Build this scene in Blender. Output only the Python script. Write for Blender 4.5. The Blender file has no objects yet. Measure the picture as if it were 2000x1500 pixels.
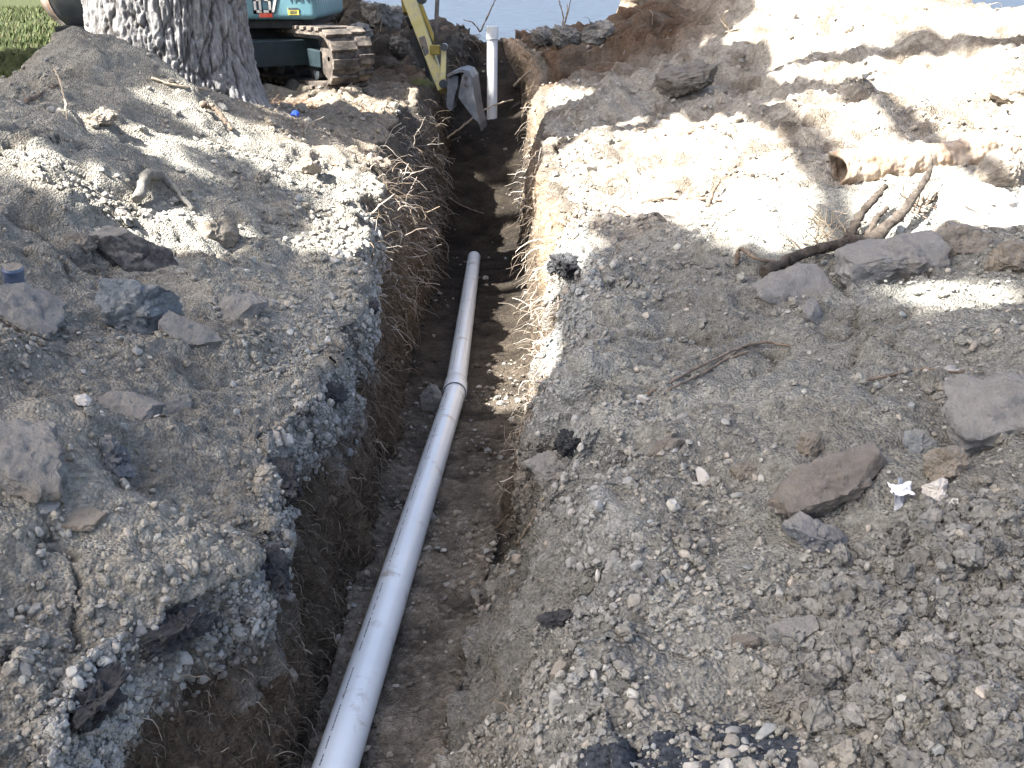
import bpy, bmesh, math, random
import numpy as np
from mathutils import Vector, Matrix, Quaternion

random.seed(7)
rng = np.random.default_rng(7)
sc = bpy.context.scene
C = sc.collection

# ------------------------------------------------------------------ camera, sky, sun, exposure
PITCH = math.radians(22.05)
CAM = Vector((0.0, 0.0, 1.2))
F = 2000.0
FWD = Vector((0, math.cos(PITCH), -math.sin(PITCH)))
UPV = Vector((0, math.sin(PITCH), math.cos(PITCH)))
RGT = Vector((1, 0, 0))
cam = bpy.data.objects.new('camera', bpy.data.cameras.new('camera'))
C.objects.link(cam)
cam.location = CAM
cam.rotation_euler = (math.pi / 2 - PITCH, 0, 0)
cam.data.sensor_width = 36
cam.data.lens = 36
cam.data.clip_start = 0.05
cam.data.clip_end = 2000
sc.camera = cam

SUN_EL = math.radians(52)
SUN_DIR = Vector((-math.cos(SUN_EL) * 0.91, -math.cos(SUN_EL) * 0.41, math.sin(SUN_EL))).normalized()
world = bpy.data.worlds.new('World')
sc.world = world
world.use_nodes = True
wn = world.node_tree.nodes
wl = world.node_tree.links
bg = wn['Background']
sky = wn.new('ShaderNodeTexSky')
sky.sky_type = 'NISHITA'
sky.sun_disc = False
sky.sun_elevation = SUN_EL
sky.sun_rotation = math.atan2(SUN_DIR.x, SUN_DIR.y)
sky.air_density = 0.8
sky.dust_density = 5.0
sky.ozone_density = 0.4
wl.new(sky.outputs['Color'], bg.inputs['Color'])
bg.inputs['Strength'].default_value = 0.075

sun = bpy.data.objects.new('sun', bpy.data.lights.new('sun', 'SUN'))
C.objects.link(sun)
sun.data.energy = 4.6
sun.data.angle = math.radians(0.53)
sun.data.color = (1.0, 0.955, 0.90)
sun.rotation_euler = SUN_DIR.to_track_quat('Z', 'Y').to_euler()

sc.view_settings.view_transform = 'Standard'
sc.view_settings.look = 'None'
sc.view_settings.gamma = 1
sc.view_settings.use_curve_mapping = False
sc.view_settings.exposure = 2.7
sc.cycles.max_bounces = 5
sc.cycles.diffuse_bounces = 3
sc.cycles.glossy_bounces = 2

# ------------------------------------------------------------------ helpers
def P(px, py, d):
    """point at pixel (2000x1500 photo) and depth d along the view axis"""
    return CAM + RGT * ((px - 1000) / F * d) + UPV * ((750 - py) / F * d) + FWD * d

def tag(o, label=None, cat=None, group=None, kind=None):
    if label: o['label'] = label
    if cat: o['category'] = cat
    if group: o['group'] = group
    if kind: o['kind'] = kind
    return o

def empty(name, loc=(0, 0, 0)):
    o = bpy.data.objects.new(name, None)
    o.empty_display_size = 0.1
    C.objects.link(o)
    o.location = loc
    return o

def link(name, me, mat=None, parent=None, loc=None):
    o = bpy.data.objects.new(name, me)
    C.objects.link(o)
    if mat is not None and len(me.materials) == 0:
        me.materials.append(mat)
    if parent is not None:
        o.parent = parent
        o.matrix_parent_inverse = Matrix.Translation(-parent.location)
    if loc is not None:
        o.location = loc
    return o

def mesh_np(name, V, Fq, smooth=True, col=None):
    """numpy mesh; Fq is (n,3) or (n,4) int"""
    me = bpy.data.meshes.new(name)
    V = np.ascontiguousarray(V, dtype=np.float32)
    Fq = np.ascontiguousarray(Fq, dtype=np.int32)
    n, k = Fq.shape
    me.vertices.add(len(V)); me.vertices.foreach_set('co', V.ravel())
    me.loops.add(n * k); me.loops.foreach_set('vertex_index', Fq.ravel())
    me.polygons.add(n)
    me.polygons.foreach_set('loop_start', np.arange(0, n * k, k, dtype=np.int32))
    me.polygons.foreach_set('loop_total', np.full(n, k, dtype=np.int32))
    me.polygons.foreach_set('use_smooth', np.full(n, smooth, dtype=bool))
    me.update(calc_edges=True)
    if col is not None:
        a = me.color_attributes.new('Col', 'FLOAT_COLOR', 'POINT')
        c4 = np.ones((len(V), 4), dtype=np.float32); c4[:, :3] = col
        a.data.foreach_set('color', c4.ravel())
    return me

def bm_mesh(name, bm, smooth=False):
    me = bpy.data.meshes.new(name)
    bmesh.ops.recalc_face_normals(bm, faces=bm.faces[:])
    bm.to_mesh(me); bm.free()
    if smooth:
        me.polygons.foreach_set('use_smooth', np.ones(len(me.polygons), dtype=bool))
    me.update()
    return me

# ---- vectorised noise
def _hash(ix, iy, iz, seed):
    h = (ix.astype(np.int64) * 374761393 + iy.astype(np.int64) * 668265263 + iz.astype(np.int64) * 2147483647 + seed * 974711) & 0xFFFFFFFF
    h = ((h ^ (h >> 13)) * 1274126177) & 0xFFFFFFFF
    h = ((h ^ (h >> 16)) * 2246822519) & 0xFFFFFFFF
    return ((h ^ (h >> 15)) & 0xFFFFFF).astype(np.float32) / float(0xFFFFFF)

def vnoise(Pn, seed=0):
    i = np.floor(Pn).astype(np.int64)
    f = (Pn - i).astype(np.float32)
    u = f * f * f * (f * (f * 6 - 15) + 10)
    x, y, z = i[:, 0], i[:, 1], i[:, 2]
    ux, uy, uz = u[:, 0], u[:, 1], u[:, 2]
    def L(a, b, t): return a + (b - a) * t
    c00 = L(_hash(x, y, z, seed), _hash(x + 1, y, z, seed), ux)
    c10 = L(_hash(x, y + 1, z, seed), _hash(x + 1, y + 1, z, seed), ux)
    c01 = L(_hash(x, y, z + 1, seed), _hash(x + 1, y, z + 1, seed), ux)
    c11 = L(_hash(x, y + 1, z + 1, seed), _hash(x + 1, y + 1, z + 1, seed), ux)
    return L(L(c00, c10, uy), L(c01, c11, uy), uz) * 2 - 1

def fbm(Pn, freq, octs=4, seed=0, gain=0.5):
    out = np.zeros(len(Pn), dtype=np.float32); a = 1.0; q = Pn * freq
    for o in range(octs):
        out += a * vnoise(q + 17.3 * o, seed + o); q = q * 2.03; a *= gain
    return out

def worley(Pn, freq, seed=0, second=False):
    q = Pn * freq
    i = np.floor(q).astype(np.int64)
    best = np.full(len(Pn), 9.0, dtype=np.float32); sec = best.copy()
    val = np.zeros(len(Pn), dtype=np.float32)
    for dx in (-1, 0, 1):
        for dy in (-1, 0, 1):
            for dz in (-1, 0, 1):
                cx, cy, cz = i[:, 0] + dx, i[:, 1] + dy, i[:, 2] + dz
                px = cx + _hash(cx, cy, cz, seed); py = cy + _hash(cx, cy, cz, seed + 5); pz = cz + _hash(cx, cy, cz, seed + 9)
                d = ((q[:, 0] - px) ** 2 + (q[:, 1] - py) ** 2 + (q[:, 2] - pz) ** 2).astype(np.float32)
                m = d < best
                sec = np.where(m, best, np.minimum(sec, d))
                best = np.where(m, d, best)
                val = np.where(m, _hash(cx, cy, cz, seed + 13), val)
    return (np.sqrt(best), val, np.sqrt(sec)) if second else (np.sqrt(best), val)

def sstep(a, b, x):
    t = np.clip((x - a) / (b - a), 0, 1)
    return t * t * (3 - 2 * t)

# ---- materials
def new_mat(name):
    m = bpy.data.materials.new(name); m.use_nodes = True
    nt = m.node_tree
    b = nt.nodes['Principled BSDF']
    return m, nt, b

def mat_simple(name, c1, c2, scale=8.0, rough=0.7, metallic=0.0, bump=0.2, bscale=60.0, spec=0.3, dirt=None, dscale=5.0, dthr=0.5, bdist=0.004, dust=0.0):
    """two-tone noise colour, fine bump, optional dirt patches"""
    m, nt, b = new_mat(name)
    N, Lk = nt.nodes, nt.links
    tc = N.new('ShaderNodeTexCoord')
    no = N.new('ShaderNodeTexNoise'); no.inputs['Scale'].default_value = scale; no.inputs['Detail'].default_value = 8; no.inputs['Roughness'].default_value = 0.65
    Lk.new(tc.outputs['Object'], no.inputs['Vector'])
    r = N.new('ShaderNodeValToRGB'); r.color_ramp.elements[0].position = 0.37; r.color_ramp.elements[1].position = 0.63
    r.color_ramp.elements[0].color = (*c1, 1); r.color_ramp.elements[1].color = (*c2, 1)
    Lk.new(no.outputs['Fac'], r.inputs['Fac'])
    out = r.outputs['Color']
    if dirt is not None:
        n2 = N.new('ShaderNodeTexNoise'); n2.inputs['Scale'].default_value = dscale; n2.inputs['Detail'].default_value = 10; n2.inputs['Roughness'].default_value = 0.7
        Lk.new(tc.outputs['Object'], n2.inputs['Vector'])
        r2 = N.new('ShaderNodeValToRGB'); r2.color_ramp.elements[0].position = dthr; r2.color_ramp.elements[1].position = min(1, dthr + 0.12)
        Lk.new(n2.outputs['Fac'], r2.inputs['Fac'])
        mx = N.new('ShaderNodeMix'); mx.data_type = 'RGBA'
        Lk.new(r2.outputs['Color'], mx.inputs[0]); Lk.new(out, mx.inputs[6]); mx.inputs[7].default_value = (*dirt, 1)
        out = mx.outputs[2]
    if dust > 0:
        # settled earth: thick on faces that look up, patchy, none on steep faces
        ge = N.new('ShaderNodeNewGeometry'); sx = N.new('ShaderNodeSeparateXYZ'); Lk.new(ge.outputs['Normal'], sx.inputs[0])
        nd_ = N.new('ShaderNodeTexNoise'); nd_.inputs['Scale'].default_value = 30; nd_.inputs['Detail'].default_value = 9; nd_.inputs['Roughness'].default_value = .7
        Lk.new(ge.outputs['Position'], nd_.inputs['Vector'])
        ma = N.new('ShaderNodeMath'); ma.operation = 'MULTIPLY_ADD'; ma.inputs[1].default_value = .9; ma.inputs[2].default_value = -.45; Lk.new(nd_.outputs['Fac'], ma.inputs[0])
        mb = N.new('ShaderNodeMath'); mb.operation = 'ADD'; Lk.new(sx.outputs[2], mb.inputs[0]); Lk.new(ma.outputs[0], mb.inputs[1])
        mp_ = N.new('ShaderNodeMapRange'); mp_.inputs[1].default_value = .45; mp_.inputs[2].default_value = .95; mp_.inputs[3].default_value = 0; mp_.inputs[4].default_value = dust
        Lk.new(mb.outputs[0], mp_.inputs[0])
        mxd = N.new('ShaderNodeMix'); mxd.data_type = 'RGBA'; Lk.new(mp_.outputs[0], mxd.inputs[0]); Lk.new(out, mxd.inputs[6]); mxd.inputs[7].default_value = (.262, .247, .22, 1)
        out = mxd.outputs[2]
    Lk.new(out, b.inputs['Base Color'])
    b.inputs['Roughness'].default_value = rough; b.inputs['Metallic'].default_value = metallic
    b.inputs['Specular IOR Level'].default_value = spec
    if bump > 0:
        n3 = N.new('ShaderNodeTexNoise'); n3.inputs['Scale'].default_value = bscale; n3.inputs['Detail'].default_value = 6; n3.inputs['Roughness'].default_value = 0.7
        Lk.new(tc.outputs['Object'], n3.inputs['Vector'])
        bp = N.new('ShaderNodeBump'); bp.inputs['Strength'].default_value = bump; bp.inputs['Distance'].default_value = bdist
        Lk.new(n3.outputs['Fac'], bp.inputs['Height']); Lk.new(bp.outputs['Normal'], b.inputs['Normal'])
    return m

def mat_attr(name, rough=0.95, bump=0.6, scale=40.0, var=0.35, bdist=0.01, grains=True):
    """colour from the Col attribute times grain, with soil relief"""
    m, nt, b = new_mat(name)
    N, Lk = nt.nodes, nt.links
    geo = N.new('ShaderNodeNewGeometry')
    at = N.new('ShaderNodeAttribute'); at.attribute_name = 'Col'
    n1 = N.new('ShaderNodeTexNoise'); n1.inputs['Scale'].default_value = scale; n1.inputs['Detail'].default_value = 9; n1.inputs['Roughness'].default_value = 0.72
    Lk.new(geo.outputs['Position'], n1.inputs['Vector'])
    mr = N.new('ShaderNodeMapRange'); mr.inputs[1].default_value = 0.3; mr.inputs[2].default_value = 0.7
    mr.inputs[3].default_value = 1 - var; mr.inputs[4].default_value = 1 + var
    Lk.new(n1.outputs['Fac'], mr.inputs[0])
    mx = N.new('ShaderNodeMix'); mx.data_type = 'RGBA'; mx.blend_type = 'MULTIPLY'; mx.inputs[0].default_value = 1
    Lk.new(at.outputs['Color'], mx.inputs[6]); Lk.new(mr.outputs[0], mx.inputs[7])
    out = mx.outputs[2]
    hsrc = n1.outputs['Fac']
    if grains:
        vo = N.new('ShaderNodeTexVoronoi'); vo.inputs['Scale'].default_value = 130.0; vo.inputs['Randomness'].default_value = 1
        Lk.new(geo.outputs['Position'], vo.inputs['Vector'])
        # a share of the cells are pale or dark grains of grit
        sp = N.new('ShaderNodeSeparateColor'); Lk.new(vo.outputs['Color'], sp.inputs[0])
        rr = N.new('ShaderNodeMapRange'); rr.inputs[1].default_value = 0.0; rr.inputs[2].default_value = 1.0; rr.inputs[3].default_value = 0.86; rr.inputs[4].default_value = 1.15
        Lk.new(sp.outputs[0], rr.inputs[0])
        m2 = N.new('ShaderNodeMix'); m2.data_type = 'RGBA'; m2.blend_type = 'MULTIPLY'; m2.inputs[0].default_value = 1
        Lk.new(out, m2.inputs[6]); Lk.new(rr.outputs[0], m2.inputs[7]); out = m2.outputs[2]
        vd = N.new('ShaderNodeMath'); vd.operation = 'MULTIPLY_ADD'; vd.inputs[1].default_value = -0.7
        Lk.new(vo.outputs['Distance'], vd.inputs[0]); Lk.new(n1.outputs['Fac'], vd.inputs[2]); hsrc = vd.outputs[0]
    Lk.new(out, b.inputs['Base Color'])
    b.inputs['Roughness'].default_value = rough; b.inputs['Specular IOR Level'].default_value = 0.15
    bp = N.new('ShaderNodeBump'); bp.inputs['Strength'].default_value = bump; bp.inputs['Distance'].default_value = bdist
    Lk.new(hsrc, bp.inputs['Height']); Lk.new(bp.outputs['Normal'], b.inputs['Normal'])
    return m

M = {}
M['soil'] = mat_attr('soil', bump=1.0, scale=34, var=0.42, bdist=0.016)
M['stone_attr'] = mat_attr('stone_attr', rough=0.85, bump=0.4, scale=60, var=0.22, bdist=0.004, grains=False)
M['root'] = mat_attr('root_fibre', rough=0.8, bump=0.2, scale=80, var=0.25, bdist=0.002, grains=False)
DUST = (0.225, 0.208, 0.18)
M['rock_grey'] = mat_simple('rock_grey', (0.15, 0.154, 0.152), (0.31, 0.305, 0.29), 22, 0.85, bump=1.0, bscale=55, dirt=DUST, dscale=4, dthr=0.50, bdist=0.02, dust=0.75)
M['rock_blue'] = mat_simple('rock_blue', (0.13, 0.152, 0.168), (0.28, 0.31, 0.33), 24, 0.8, bump=1.0, bscale=55, dirt=(0.27, 0.27, 0.255), dscale=9, dthr=0.56, bdist=0.02, dust=0.6)
M['rock_tan'] = mat_simple('rock_tan', (0.17, 0.148, 0.118), (0.30, 0.265, 0.215), 20, 0.9, bump=1.0, bscale=55, dirt=(0.30, 0.26, 0.21), dscale=5, dthr=0.5, bdist=0.02, dust=0.6)
M['rock_brown'] = mat_simple('rock_brown', (0.13, 0.115, 0.096), (0.23, 0.205, 0.175), 26, 0.9, bump=1.0, bscale=55, dirt=(0.28, 0.25, 0.21), dscale=3, dthr=0.56, bdist=0.02, dust=0.35)
M['rock_pale'] = mat_simple('rock_pale', (0.38, 0.36, 0.33), (0.55, 0.53, 0.49), 8, 0.85, bump=0.5, bscale=40, bdist=0.006)
M['clod'] = mat_simple('clod_earth', (0.14, 0.133, 0.118), (0.24, 0.23, 0.208), 14, 0.95, bump=1.0, bscale=70, bdist=0.012)
M['asphalt'] = mat_simple('old_asphalt', (0.022, 0.023, 0.025), (0.07, 0.072, 0.075), 60, 0.8, bump=1.0, bscale=90, dirt=(0.25, 0.235, 0.21), dscale=7, dthr=0.64, bdist=0.012)
M['asphalt_bare'] = mat_simple('bare_asphalt', (0.018, 0.023, 0.032), (0.075, 0.09, 0.11), 110, 0.85, bump=1.0, bscale=110, dirt=(0.20, 0.19, 0.175), dscale=22, dthr=0.60, bdist=0.012)
M['asphalt_dusty'] = mat_simple('dusty_old_asphalt', (0.022, 0.023, 0.025), (0.07, 0.072, 0.075), 60, 0.8, bump=1.0, bscale=90, dirt=(0.25, 0.235, 0.21), dscale=7, dthr=0.64, bdist=0.012, dust=1.0)
M['asphalt_top'] = mat_simple('worn_asphalt', (0.05, 0.058, 0.07), (0.14, 0.155, 0.17), 70, 0.85, bump=0.9, bscale=120, dirt=(0.26, 0.245, 0.22), dscale=9, dthr=0.56, bdist=0.006, dust=0.6)
M['pvc'] = mat_simple('white_plastic_pipe', (0.79, 0.845, 0.865), (0.84, 0.885, 0.90), 5, 0.17, bump=0.05, bscale=120, spec=0.6, dirt=(0.50, 0.47, 0.43), dscale=9, dthr=0.565, bdist=0.002)
M['ink'] = mat_simple('pipe_print', (0.09, 0.11, 0.13), (0.22, 0.25, 0.28), 60, 0.6, bump=0)
M['clay'] = mat_simple('rusty_pipe', (0.22, 0.155, 0.105), (0.42, 0.35, 0.275), 14, 0.9, bump=0.9, bscale=60, dirt=(0.36, 0.30, 0.24), dscale=9, dthr=0.53, bdist=0.008)
M['wood'] = mat_simple('dead_wood', (0.10, 0.075, 0.055), (0.24, 0.19, 0.145), 18, 0.9, bump=0.8, bscale=60, bdist=0.006)
M['wood_dark'] = mat_simple('dark_dead_wood', (0.035, 0.028, 0.022), (0.11, 0.092, 0.075), 30, 0.95, bump=1.0, bscale=60, bdist=0.012)
M['wood_pale'] = mat_simple('pale_wood', (0.30, 0.24, 0.17), (0.46, 0.39, 0.29), 22, 0.85, bump=0.5, bscale=60, bdist=0.003)
M['teal'] = mat_simple('teal_paint', (0.10, 0.21, 0.25), (0.13, 0.26, 0.30), 4, 0.38, bump=0.05, bscale=20, spec=0.5, dirt=(0.24, 0.27, 0.26), dscale=4, dthr=0.62, bdist=0.002)
M['teal_dark'] = mat_simple('shaded_dark_teal', (0.010, 0.020, 0.026), (0.020, 0.034, 0.040), 5, 0.6, bump=0.1, bscale=30)  # dark teal, deepened to stand for the shade beneath the machine
M['steel_dark'] = mat_simple('dark_weathered_steel', (0.045, 0.055, 0.065), (0.085, 0.095, 0.105), 5, 0.34, metallic=0.35, bump=0.15, bscale=30, dirt=(0.22, 0.17, 0.13), dscale=3, dthr=0.55, bdist=0.003)
M['steel_rust'] = mat_simple('scuffed_counterweight_paint', (0.30, 0.29, 0.26), (0.17, 0.10, 0.07), 6, 0.6, bump=0.2, bscale=40, dirt=(0.10, 0.13, 0.13), dscale=4, dthr=0.55)
M['track'] = mat_simple('muddy_track_rubber', (0.03, 0.028, 0.026), (0.13, 0.11, 0.092), 14, 0.9, bump=0.9, bscale=50, dirt=(0.19, 0.16, 0.13), dscale=12, dthr=0.52, bdist=.01)
M['yellow'] = mat_simple('yellow_paint', (0.46, 0.40, 0.15), (0.58, 0.52, 0.25), 6, 0.5, bump=0.1, bscale=40, dirt=(0.40, 0.36, 0.24), dscale=6, dthr=0.5)
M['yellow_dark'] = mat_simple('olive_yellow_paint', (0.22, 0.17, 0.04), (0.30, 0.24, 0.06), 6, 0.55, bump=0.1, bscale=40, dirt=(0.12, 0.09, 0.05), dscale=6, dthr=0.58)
M['bucket'] = mat_simple('worn_bucket_steel', (0.065, 0.072, 0.08), (0.135, 0.142, 0.15), 12, 0.5, metallic=0.25, bump=0.3, bscale=40, dirt=(0.13, 0.10, 0.08), dscale=9, dthr=0.56)
M['rubber'] = mat_simple('hose_rubber', (0.05, 0.045, 0.04), (0.11, 0.10, 0.09), 10, 0.6, bump=0.1)
M['black'] = mat_simple('black_steel', (0.012, 0.014, 0.016), (0.03, 0.033, 0.036), 8, 0.7, bump=0.1)
M['white_paint'] = mat_simple('decal_white', (0.55, 0.54, 0.50), (0.66, 0.65, 0.62), 30, 0.6, bump=0)
M['decal_dark'] = mat_simple('decal_dark', (0.03, 0.05, 0.08), (0.05, 0.07, 0.10), 30, 0.6, bump=0)
M['decal_red'] = mat_simple('decal_red', (0.55, 0.06, 0.04), (0.62, 0.16, 0.10), 20, 0.6, bump=0)
M['decal_yellow'] = mat_simple('decal_yellow', (0.70, 0.55, 0.05), (0.75, 0.65, 0.12), 20, 0.6, bump=0)
M['blue_plastic'] = mat_simple('blue_plastic', (0.02, 0.06, 0.45), (0.04, 0.12, 0.65), 20, 0.4, bump=0.1)
M['blue_can'] = mat_simple('dark_blue_scrap', (0.03, 0.05, 0.11), (0.10, 0.13, 0.18), 20, 0.35, bump=0.2, spec=0.6)
M['white_scrap'] = mat_simple('white_plastic_scrap', (0.72, 0.73, 0.74), (0.80, 0.80, 0.80), 12, 0.5, bump=0.2)
M['grey_scrap'] = mat_simple('grey_plastic_scrap', (0.22, 0.24, 0.27), (0.38, 0.40, 0.43), 25, 0.5, bump=0.3)
M['road'] = mat_simple('street_asphalt', (0.024, 0.035, 0.052), (0.036, 0.051, 0.072), 3, 0.9, bump=0.4, bscale=60, spec=0.2, bdist=0.004)
M['road_line'] = mat_simple('worn_white_line', (0.55, 0.56, 0.57), (0.75, 0.75, 0.75), 6, 0.8, bump=0.1)
M['grass'] = mat_attr('grass_blade', rough=0.7, bump=0, scale=8, var=0.3, grains=False)

def mat_bark():
    m, nt, b = new_mat('tree_bark')
    N, Lk = nt.nodes, nt.links
    at = N.new('ShaderNodeAttribute'); at.attribute_name = 'Col'
    geo = N.new('ShaderNodeNewGeometry')
    mp = N.new('ShaderNodeMapping'); mp.inputs['Scale'].default_value = (1, 1, 0.45)
    Lk.new(geo.outputs['Position'], mp.inputs['Vector'])
    n1 = N.new('ShaderNodeTexNoise'); n1.inputs['Scale'].default_value = 55; n1.inputs['Detail'].default_value = 9; n1.inputs['Roughness'].default_value = 0.7
    Lk.new(mp.outputs[0], n1.inputs['Vector'])
    mr = N.new('ShaderNodeMapRange'); mr.inputs[1].default_value = 0.3; mr.inputs[2].default_value = 0.7; mr.inputs[3].default_value = 0.6; mr.inputs[4].default_value = 1.35
    Lk.new(n1.outputs['Fac'], mr.inputs[0])
    mx = N.new('ShaderNodeMix'); mx.data_type = 'RGBA'; mx.blend_type = 'MULTIPLY'; mx.inputs[0].default_value = 1
    Lk.new(at.outputs['Color'], mx.inputs[6]); Lk.new(mr.outputs[0], mx.inputs[7])
    Lk.new(mx.outputs[2], b.inputs['Base Color'])
    b.inputs['Roughness'].default_value = 0.9; b.inputs['Specular IOR Level'].default_value = 0.2
    bp = N.new('ShaderNodeBump'); bp.inputs['Strength'].default_value = 1.0; bp.inputs['Distance'].default_value = 0.03
    Lk.new(n1.outputs['Fac'], bp.inputs['Height']); Lk.new(bp.outputs['Normal'], b.inputs['Normal'])
    return m
M['bark'] = mat_bark()

def mat_leaf():
    m, nt, b = new_mat('leaf')
    N, Lk = nt.nodes, nt.links
    oi = N.new('ShaderNodeNewGeometry')
    r = N.new('ShaderNodeValToRGB'); r.color_ramp.elements[0].color = (0.045, 0.075, 0.02, 1); r.color_ramp.elements[1].color = (0.10, 0.13, 0.045, 1)
    Lk.new(oi.outputs['Random Per Island'], r.inputs['Fac']); Lk.new(r.outputs['Color'], b.inputs['Base Color'])
    b.inputs['Roughness'].default_value = 0.6
    return m
M['leaf'] = mat_leaf()

# ------------------------------------------------------------------ the ground: spoil banks and trench as one sheet
# heights of the banks (x, y, z), interpolated
CTRL = np.array([
    # left bank
    (-.62, -3, .02), (-.64, 0.3, .02), (-.66, 1.2, .02), (-.66, 2.0, .03), (-.66, 3.0, .04), (-.66, 4.2, .05), (-.68, 5.5, .06), (-.70, 7.0, .08), (-.72, 8.5, .14), (-.74, 10, .26),
    (-.80, 1.3, .12), (-.97, 1.8, .25), (-1.16, 3.2, .24), (-1.35, 2.6, .36), (-1.15, 4.1, .19), (-1.96, 4.0, .62), (-1.0, 5.27, .20), (-1.65, 5.35, .55),
    (-2.35, 5.8, .905), (-2.1, 5.9, .80), (-2.78, 5.6, .55), (-3.3, 5.6, .34), (-2.6, 3.6, .62), (-1.8, 2.4, .5), (-1.6, 1.0, .42), (-2.15, 6.7, .50), (-1.5, 6.7, .32), (-1.0, 6.6, .16), (-1.3, 8.4, .28), (-1.9, 8.6, .26), (-2.8, 8.6, .26),
    (-3.8, 5.0, .32), (-4.6, 7, .28), (-5, 9, .26), (-5, 4, .3), (-4, 1, .4), (-3, -2, .3), (-8, 5, .25), (-8, 12, .25), (-8, -3, .25), (-12, 12, .25), (-12, 0, .25),
    # far left heap
    (-1.7, 11.9, .88), (-2.4, 12.0, .88), (-3.2, 12.0, .66), (-1.1, 11.7, .74), (-.57, 11.8, .58), (-1.4, 10.6, .50), (-2.2, 10.6, .42), (-.9, 10.7, .42), (-4.5, 12.2, .35), (-1.5, 13.4, .30), (-.24, 12.0, .43), (-.3, 13.2, .3),
    # right bank
    (.16, -3, .02), (.14, 0.3, .02), (.14, 1.2, .02), (.14, 1.8, .01), (.2, 2.5, .02), (.16, 3.0, .02), (.28, 4.4, .04), (.22, 5.5, .06), (.16, 7.0, .08), (.16, 8, .1), (.3, 10.2, .14),
    (.43, 1.36, .02), (.81, 1.5, .15), (1.0, 1.85, .27), (1.0, 2.1, .22), (.59, 2.07, .09), (1.35, 2.6, .25), (.8, 3.0, .08), (.75, 3.8, .10), (1.58, 3.6, .20), (1.1, 4.0, .13), (1.4, 4.73, .27), (2.3, 4.75, .36), (2.0, 3.6, .3), (.95, 6.4, .2), (.6, 5.4, .13),
    (.83, 8.4, .22), (1.6, 8.1, .36), (2.6, 7.7, .66), (2.0, 6.4, .42), (3.0, 6.2, .60), (2.3, 5.6, .40), (3.4, 7.4, .90), (3.5, 8.3, 1.02), (2.9, 8.6, 1.10), (2.6, 9.6, 1.20), (3.2, 9.4, 1.08), (4.05, 8.1, .60), (4.1, 9.4, .48), (4.9, 9.2, .36), (1.7, 9.6, .66), (.8, 10.2, .32),
    (.3, 12, .47), (1.15, 11.9, .64), (2.2, 11.4, 1.02), (1.2, 13.3, .3), (3.0, 11.6, .6), (2.4, 13.3, .3), (4.6, 10.2, .30), (3.9, 7.2, .68), (5.2, 7.0, .5), (6.5, 9, .28), (3.4, 5.0, .50), (3.0, 3.6, .42), (2.2, 2.0, .40), (2, .5, .35), (3, -2, .3), (5.5, 4, .35), (8, 4, .25), (8, -3, .25), (8, 12, .25), (12, 0, .25), (12, 12, .25), (5, 13, .28), (-5, 13.4, .27),
])
_d = np.linalg.norm(CTRL[:, None, :2] - CTRL[None, :, :2], axis=2)
_w = np.linalg.solve(_d + 0.02 * np.eye(len(CTRL)), CTRL[:, 2] - 0.25)

def Hbank(X, Y):
    X = np.asarray(X, dtype=np.float64); Y = np.asarray(Y, dtype=np.float64)
    sh = X.shape; x = X.ravel(); y = Y.ravel()
    out = np.empty(len(x))
    for s in range(0, len(x), 60000):
        d = np.sqrt((x[s:s + 60000, None] - CTRL[None, :, 0]) ** 2 + (y[s:s + 60000, None] - CTRL[None, :, 1]) ** 2)
        out[s:s + 60000] = 0.25 + d @ _w
    k = np.clip(sstep(9, 13, np.abs(x)) + sstep(12.9, 13.8, y) + sstep(-2, -5, y), 0, 1)
    out = out * (1 - k) + 0.25 * k
    return out.reshape(sh)

YK = [-6, 0.3, 1.2, 1.8, 2.3, 3.0, 4.0, 5.0, 6.5, 8.0, 8.4, 9.25, 10.3, 10.7, 11.25, 12.2]
LRIM = [-.70, -.70, -.69, -.66, -.62, -.62, -.64, -.72, -.84, -.86, -.86, -.84, -.80, -.78, -.66, -.50]
LBAS = [-.50, -.50, -.50, -.49, -.485, -.49, -.51, -.53, -.56, -.60, -.60, -.62, -.64, -.64, -.55, -.40]
RBAS = [-.18, -.18, -.17, -.165, -.12, -.02, .08, .13, .12, .09, .09, .10, .12, .12, .02, -.15]
RRIM = [.20, .20, .20, .22, .30, .30, .36, .36, .27, .22, .24, .28, .33, .33, .24, .04]
FLZ = [-.42, -.42, -.46, -.505, -.545, -.595, -.67, -.735, -.845, -.955, -.95, -.62, -.25, -.20, .15, .42]

# rows
Yr = np.concatenate([np.array([-400, -120, -40, -15, -6, -3.0, -2.0, -1.2, -.6, -.2, .1, .3, .5, .65, .78]),
                     np.exp(np.linspace(math.log(.9), math.log(13.8), 860)),
                     np.array([14.2, 15, 17, 20, 26, 36, 60, 110, 220, 500])])
NR = len(Yr)
def K(a): return np.interp(Yr, YK, a)
wob = lambda s, a, f: (a * fbm(np.stack([Yr * 0 + s, Yr, Yr * 0], 1), f, 4, s)).astype(np.float64)
fadeT = sstep(12.6, 11.2, Yr)
lrim = K(LRIM) + (wob(3, .065, 2.6) + wob(13, .03, 9.0)) * fadeT
lbas = K(LBAS) + wob(4, .018, 1.8) * fadeT
rbas = K(RBAS) + wob(5, .035, 1.8) * fadeT
rrim = K(RRIM) + (wob(6, .08, 2.6) + wob(16, .03, 9.0)) * fadeT
flz = K(FLZ)
NB, NW, NF = 235, 105, 56
ext = 1.15 + 0.80 * np.clip(Yr, 0, 14)
tb = np.linspace(0, 1, NB)
def spread(t): return t ** 1.25
far_t = np.array([1.25, 1.7, 2.6, 5, 12, 40])
cols = []
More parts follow.
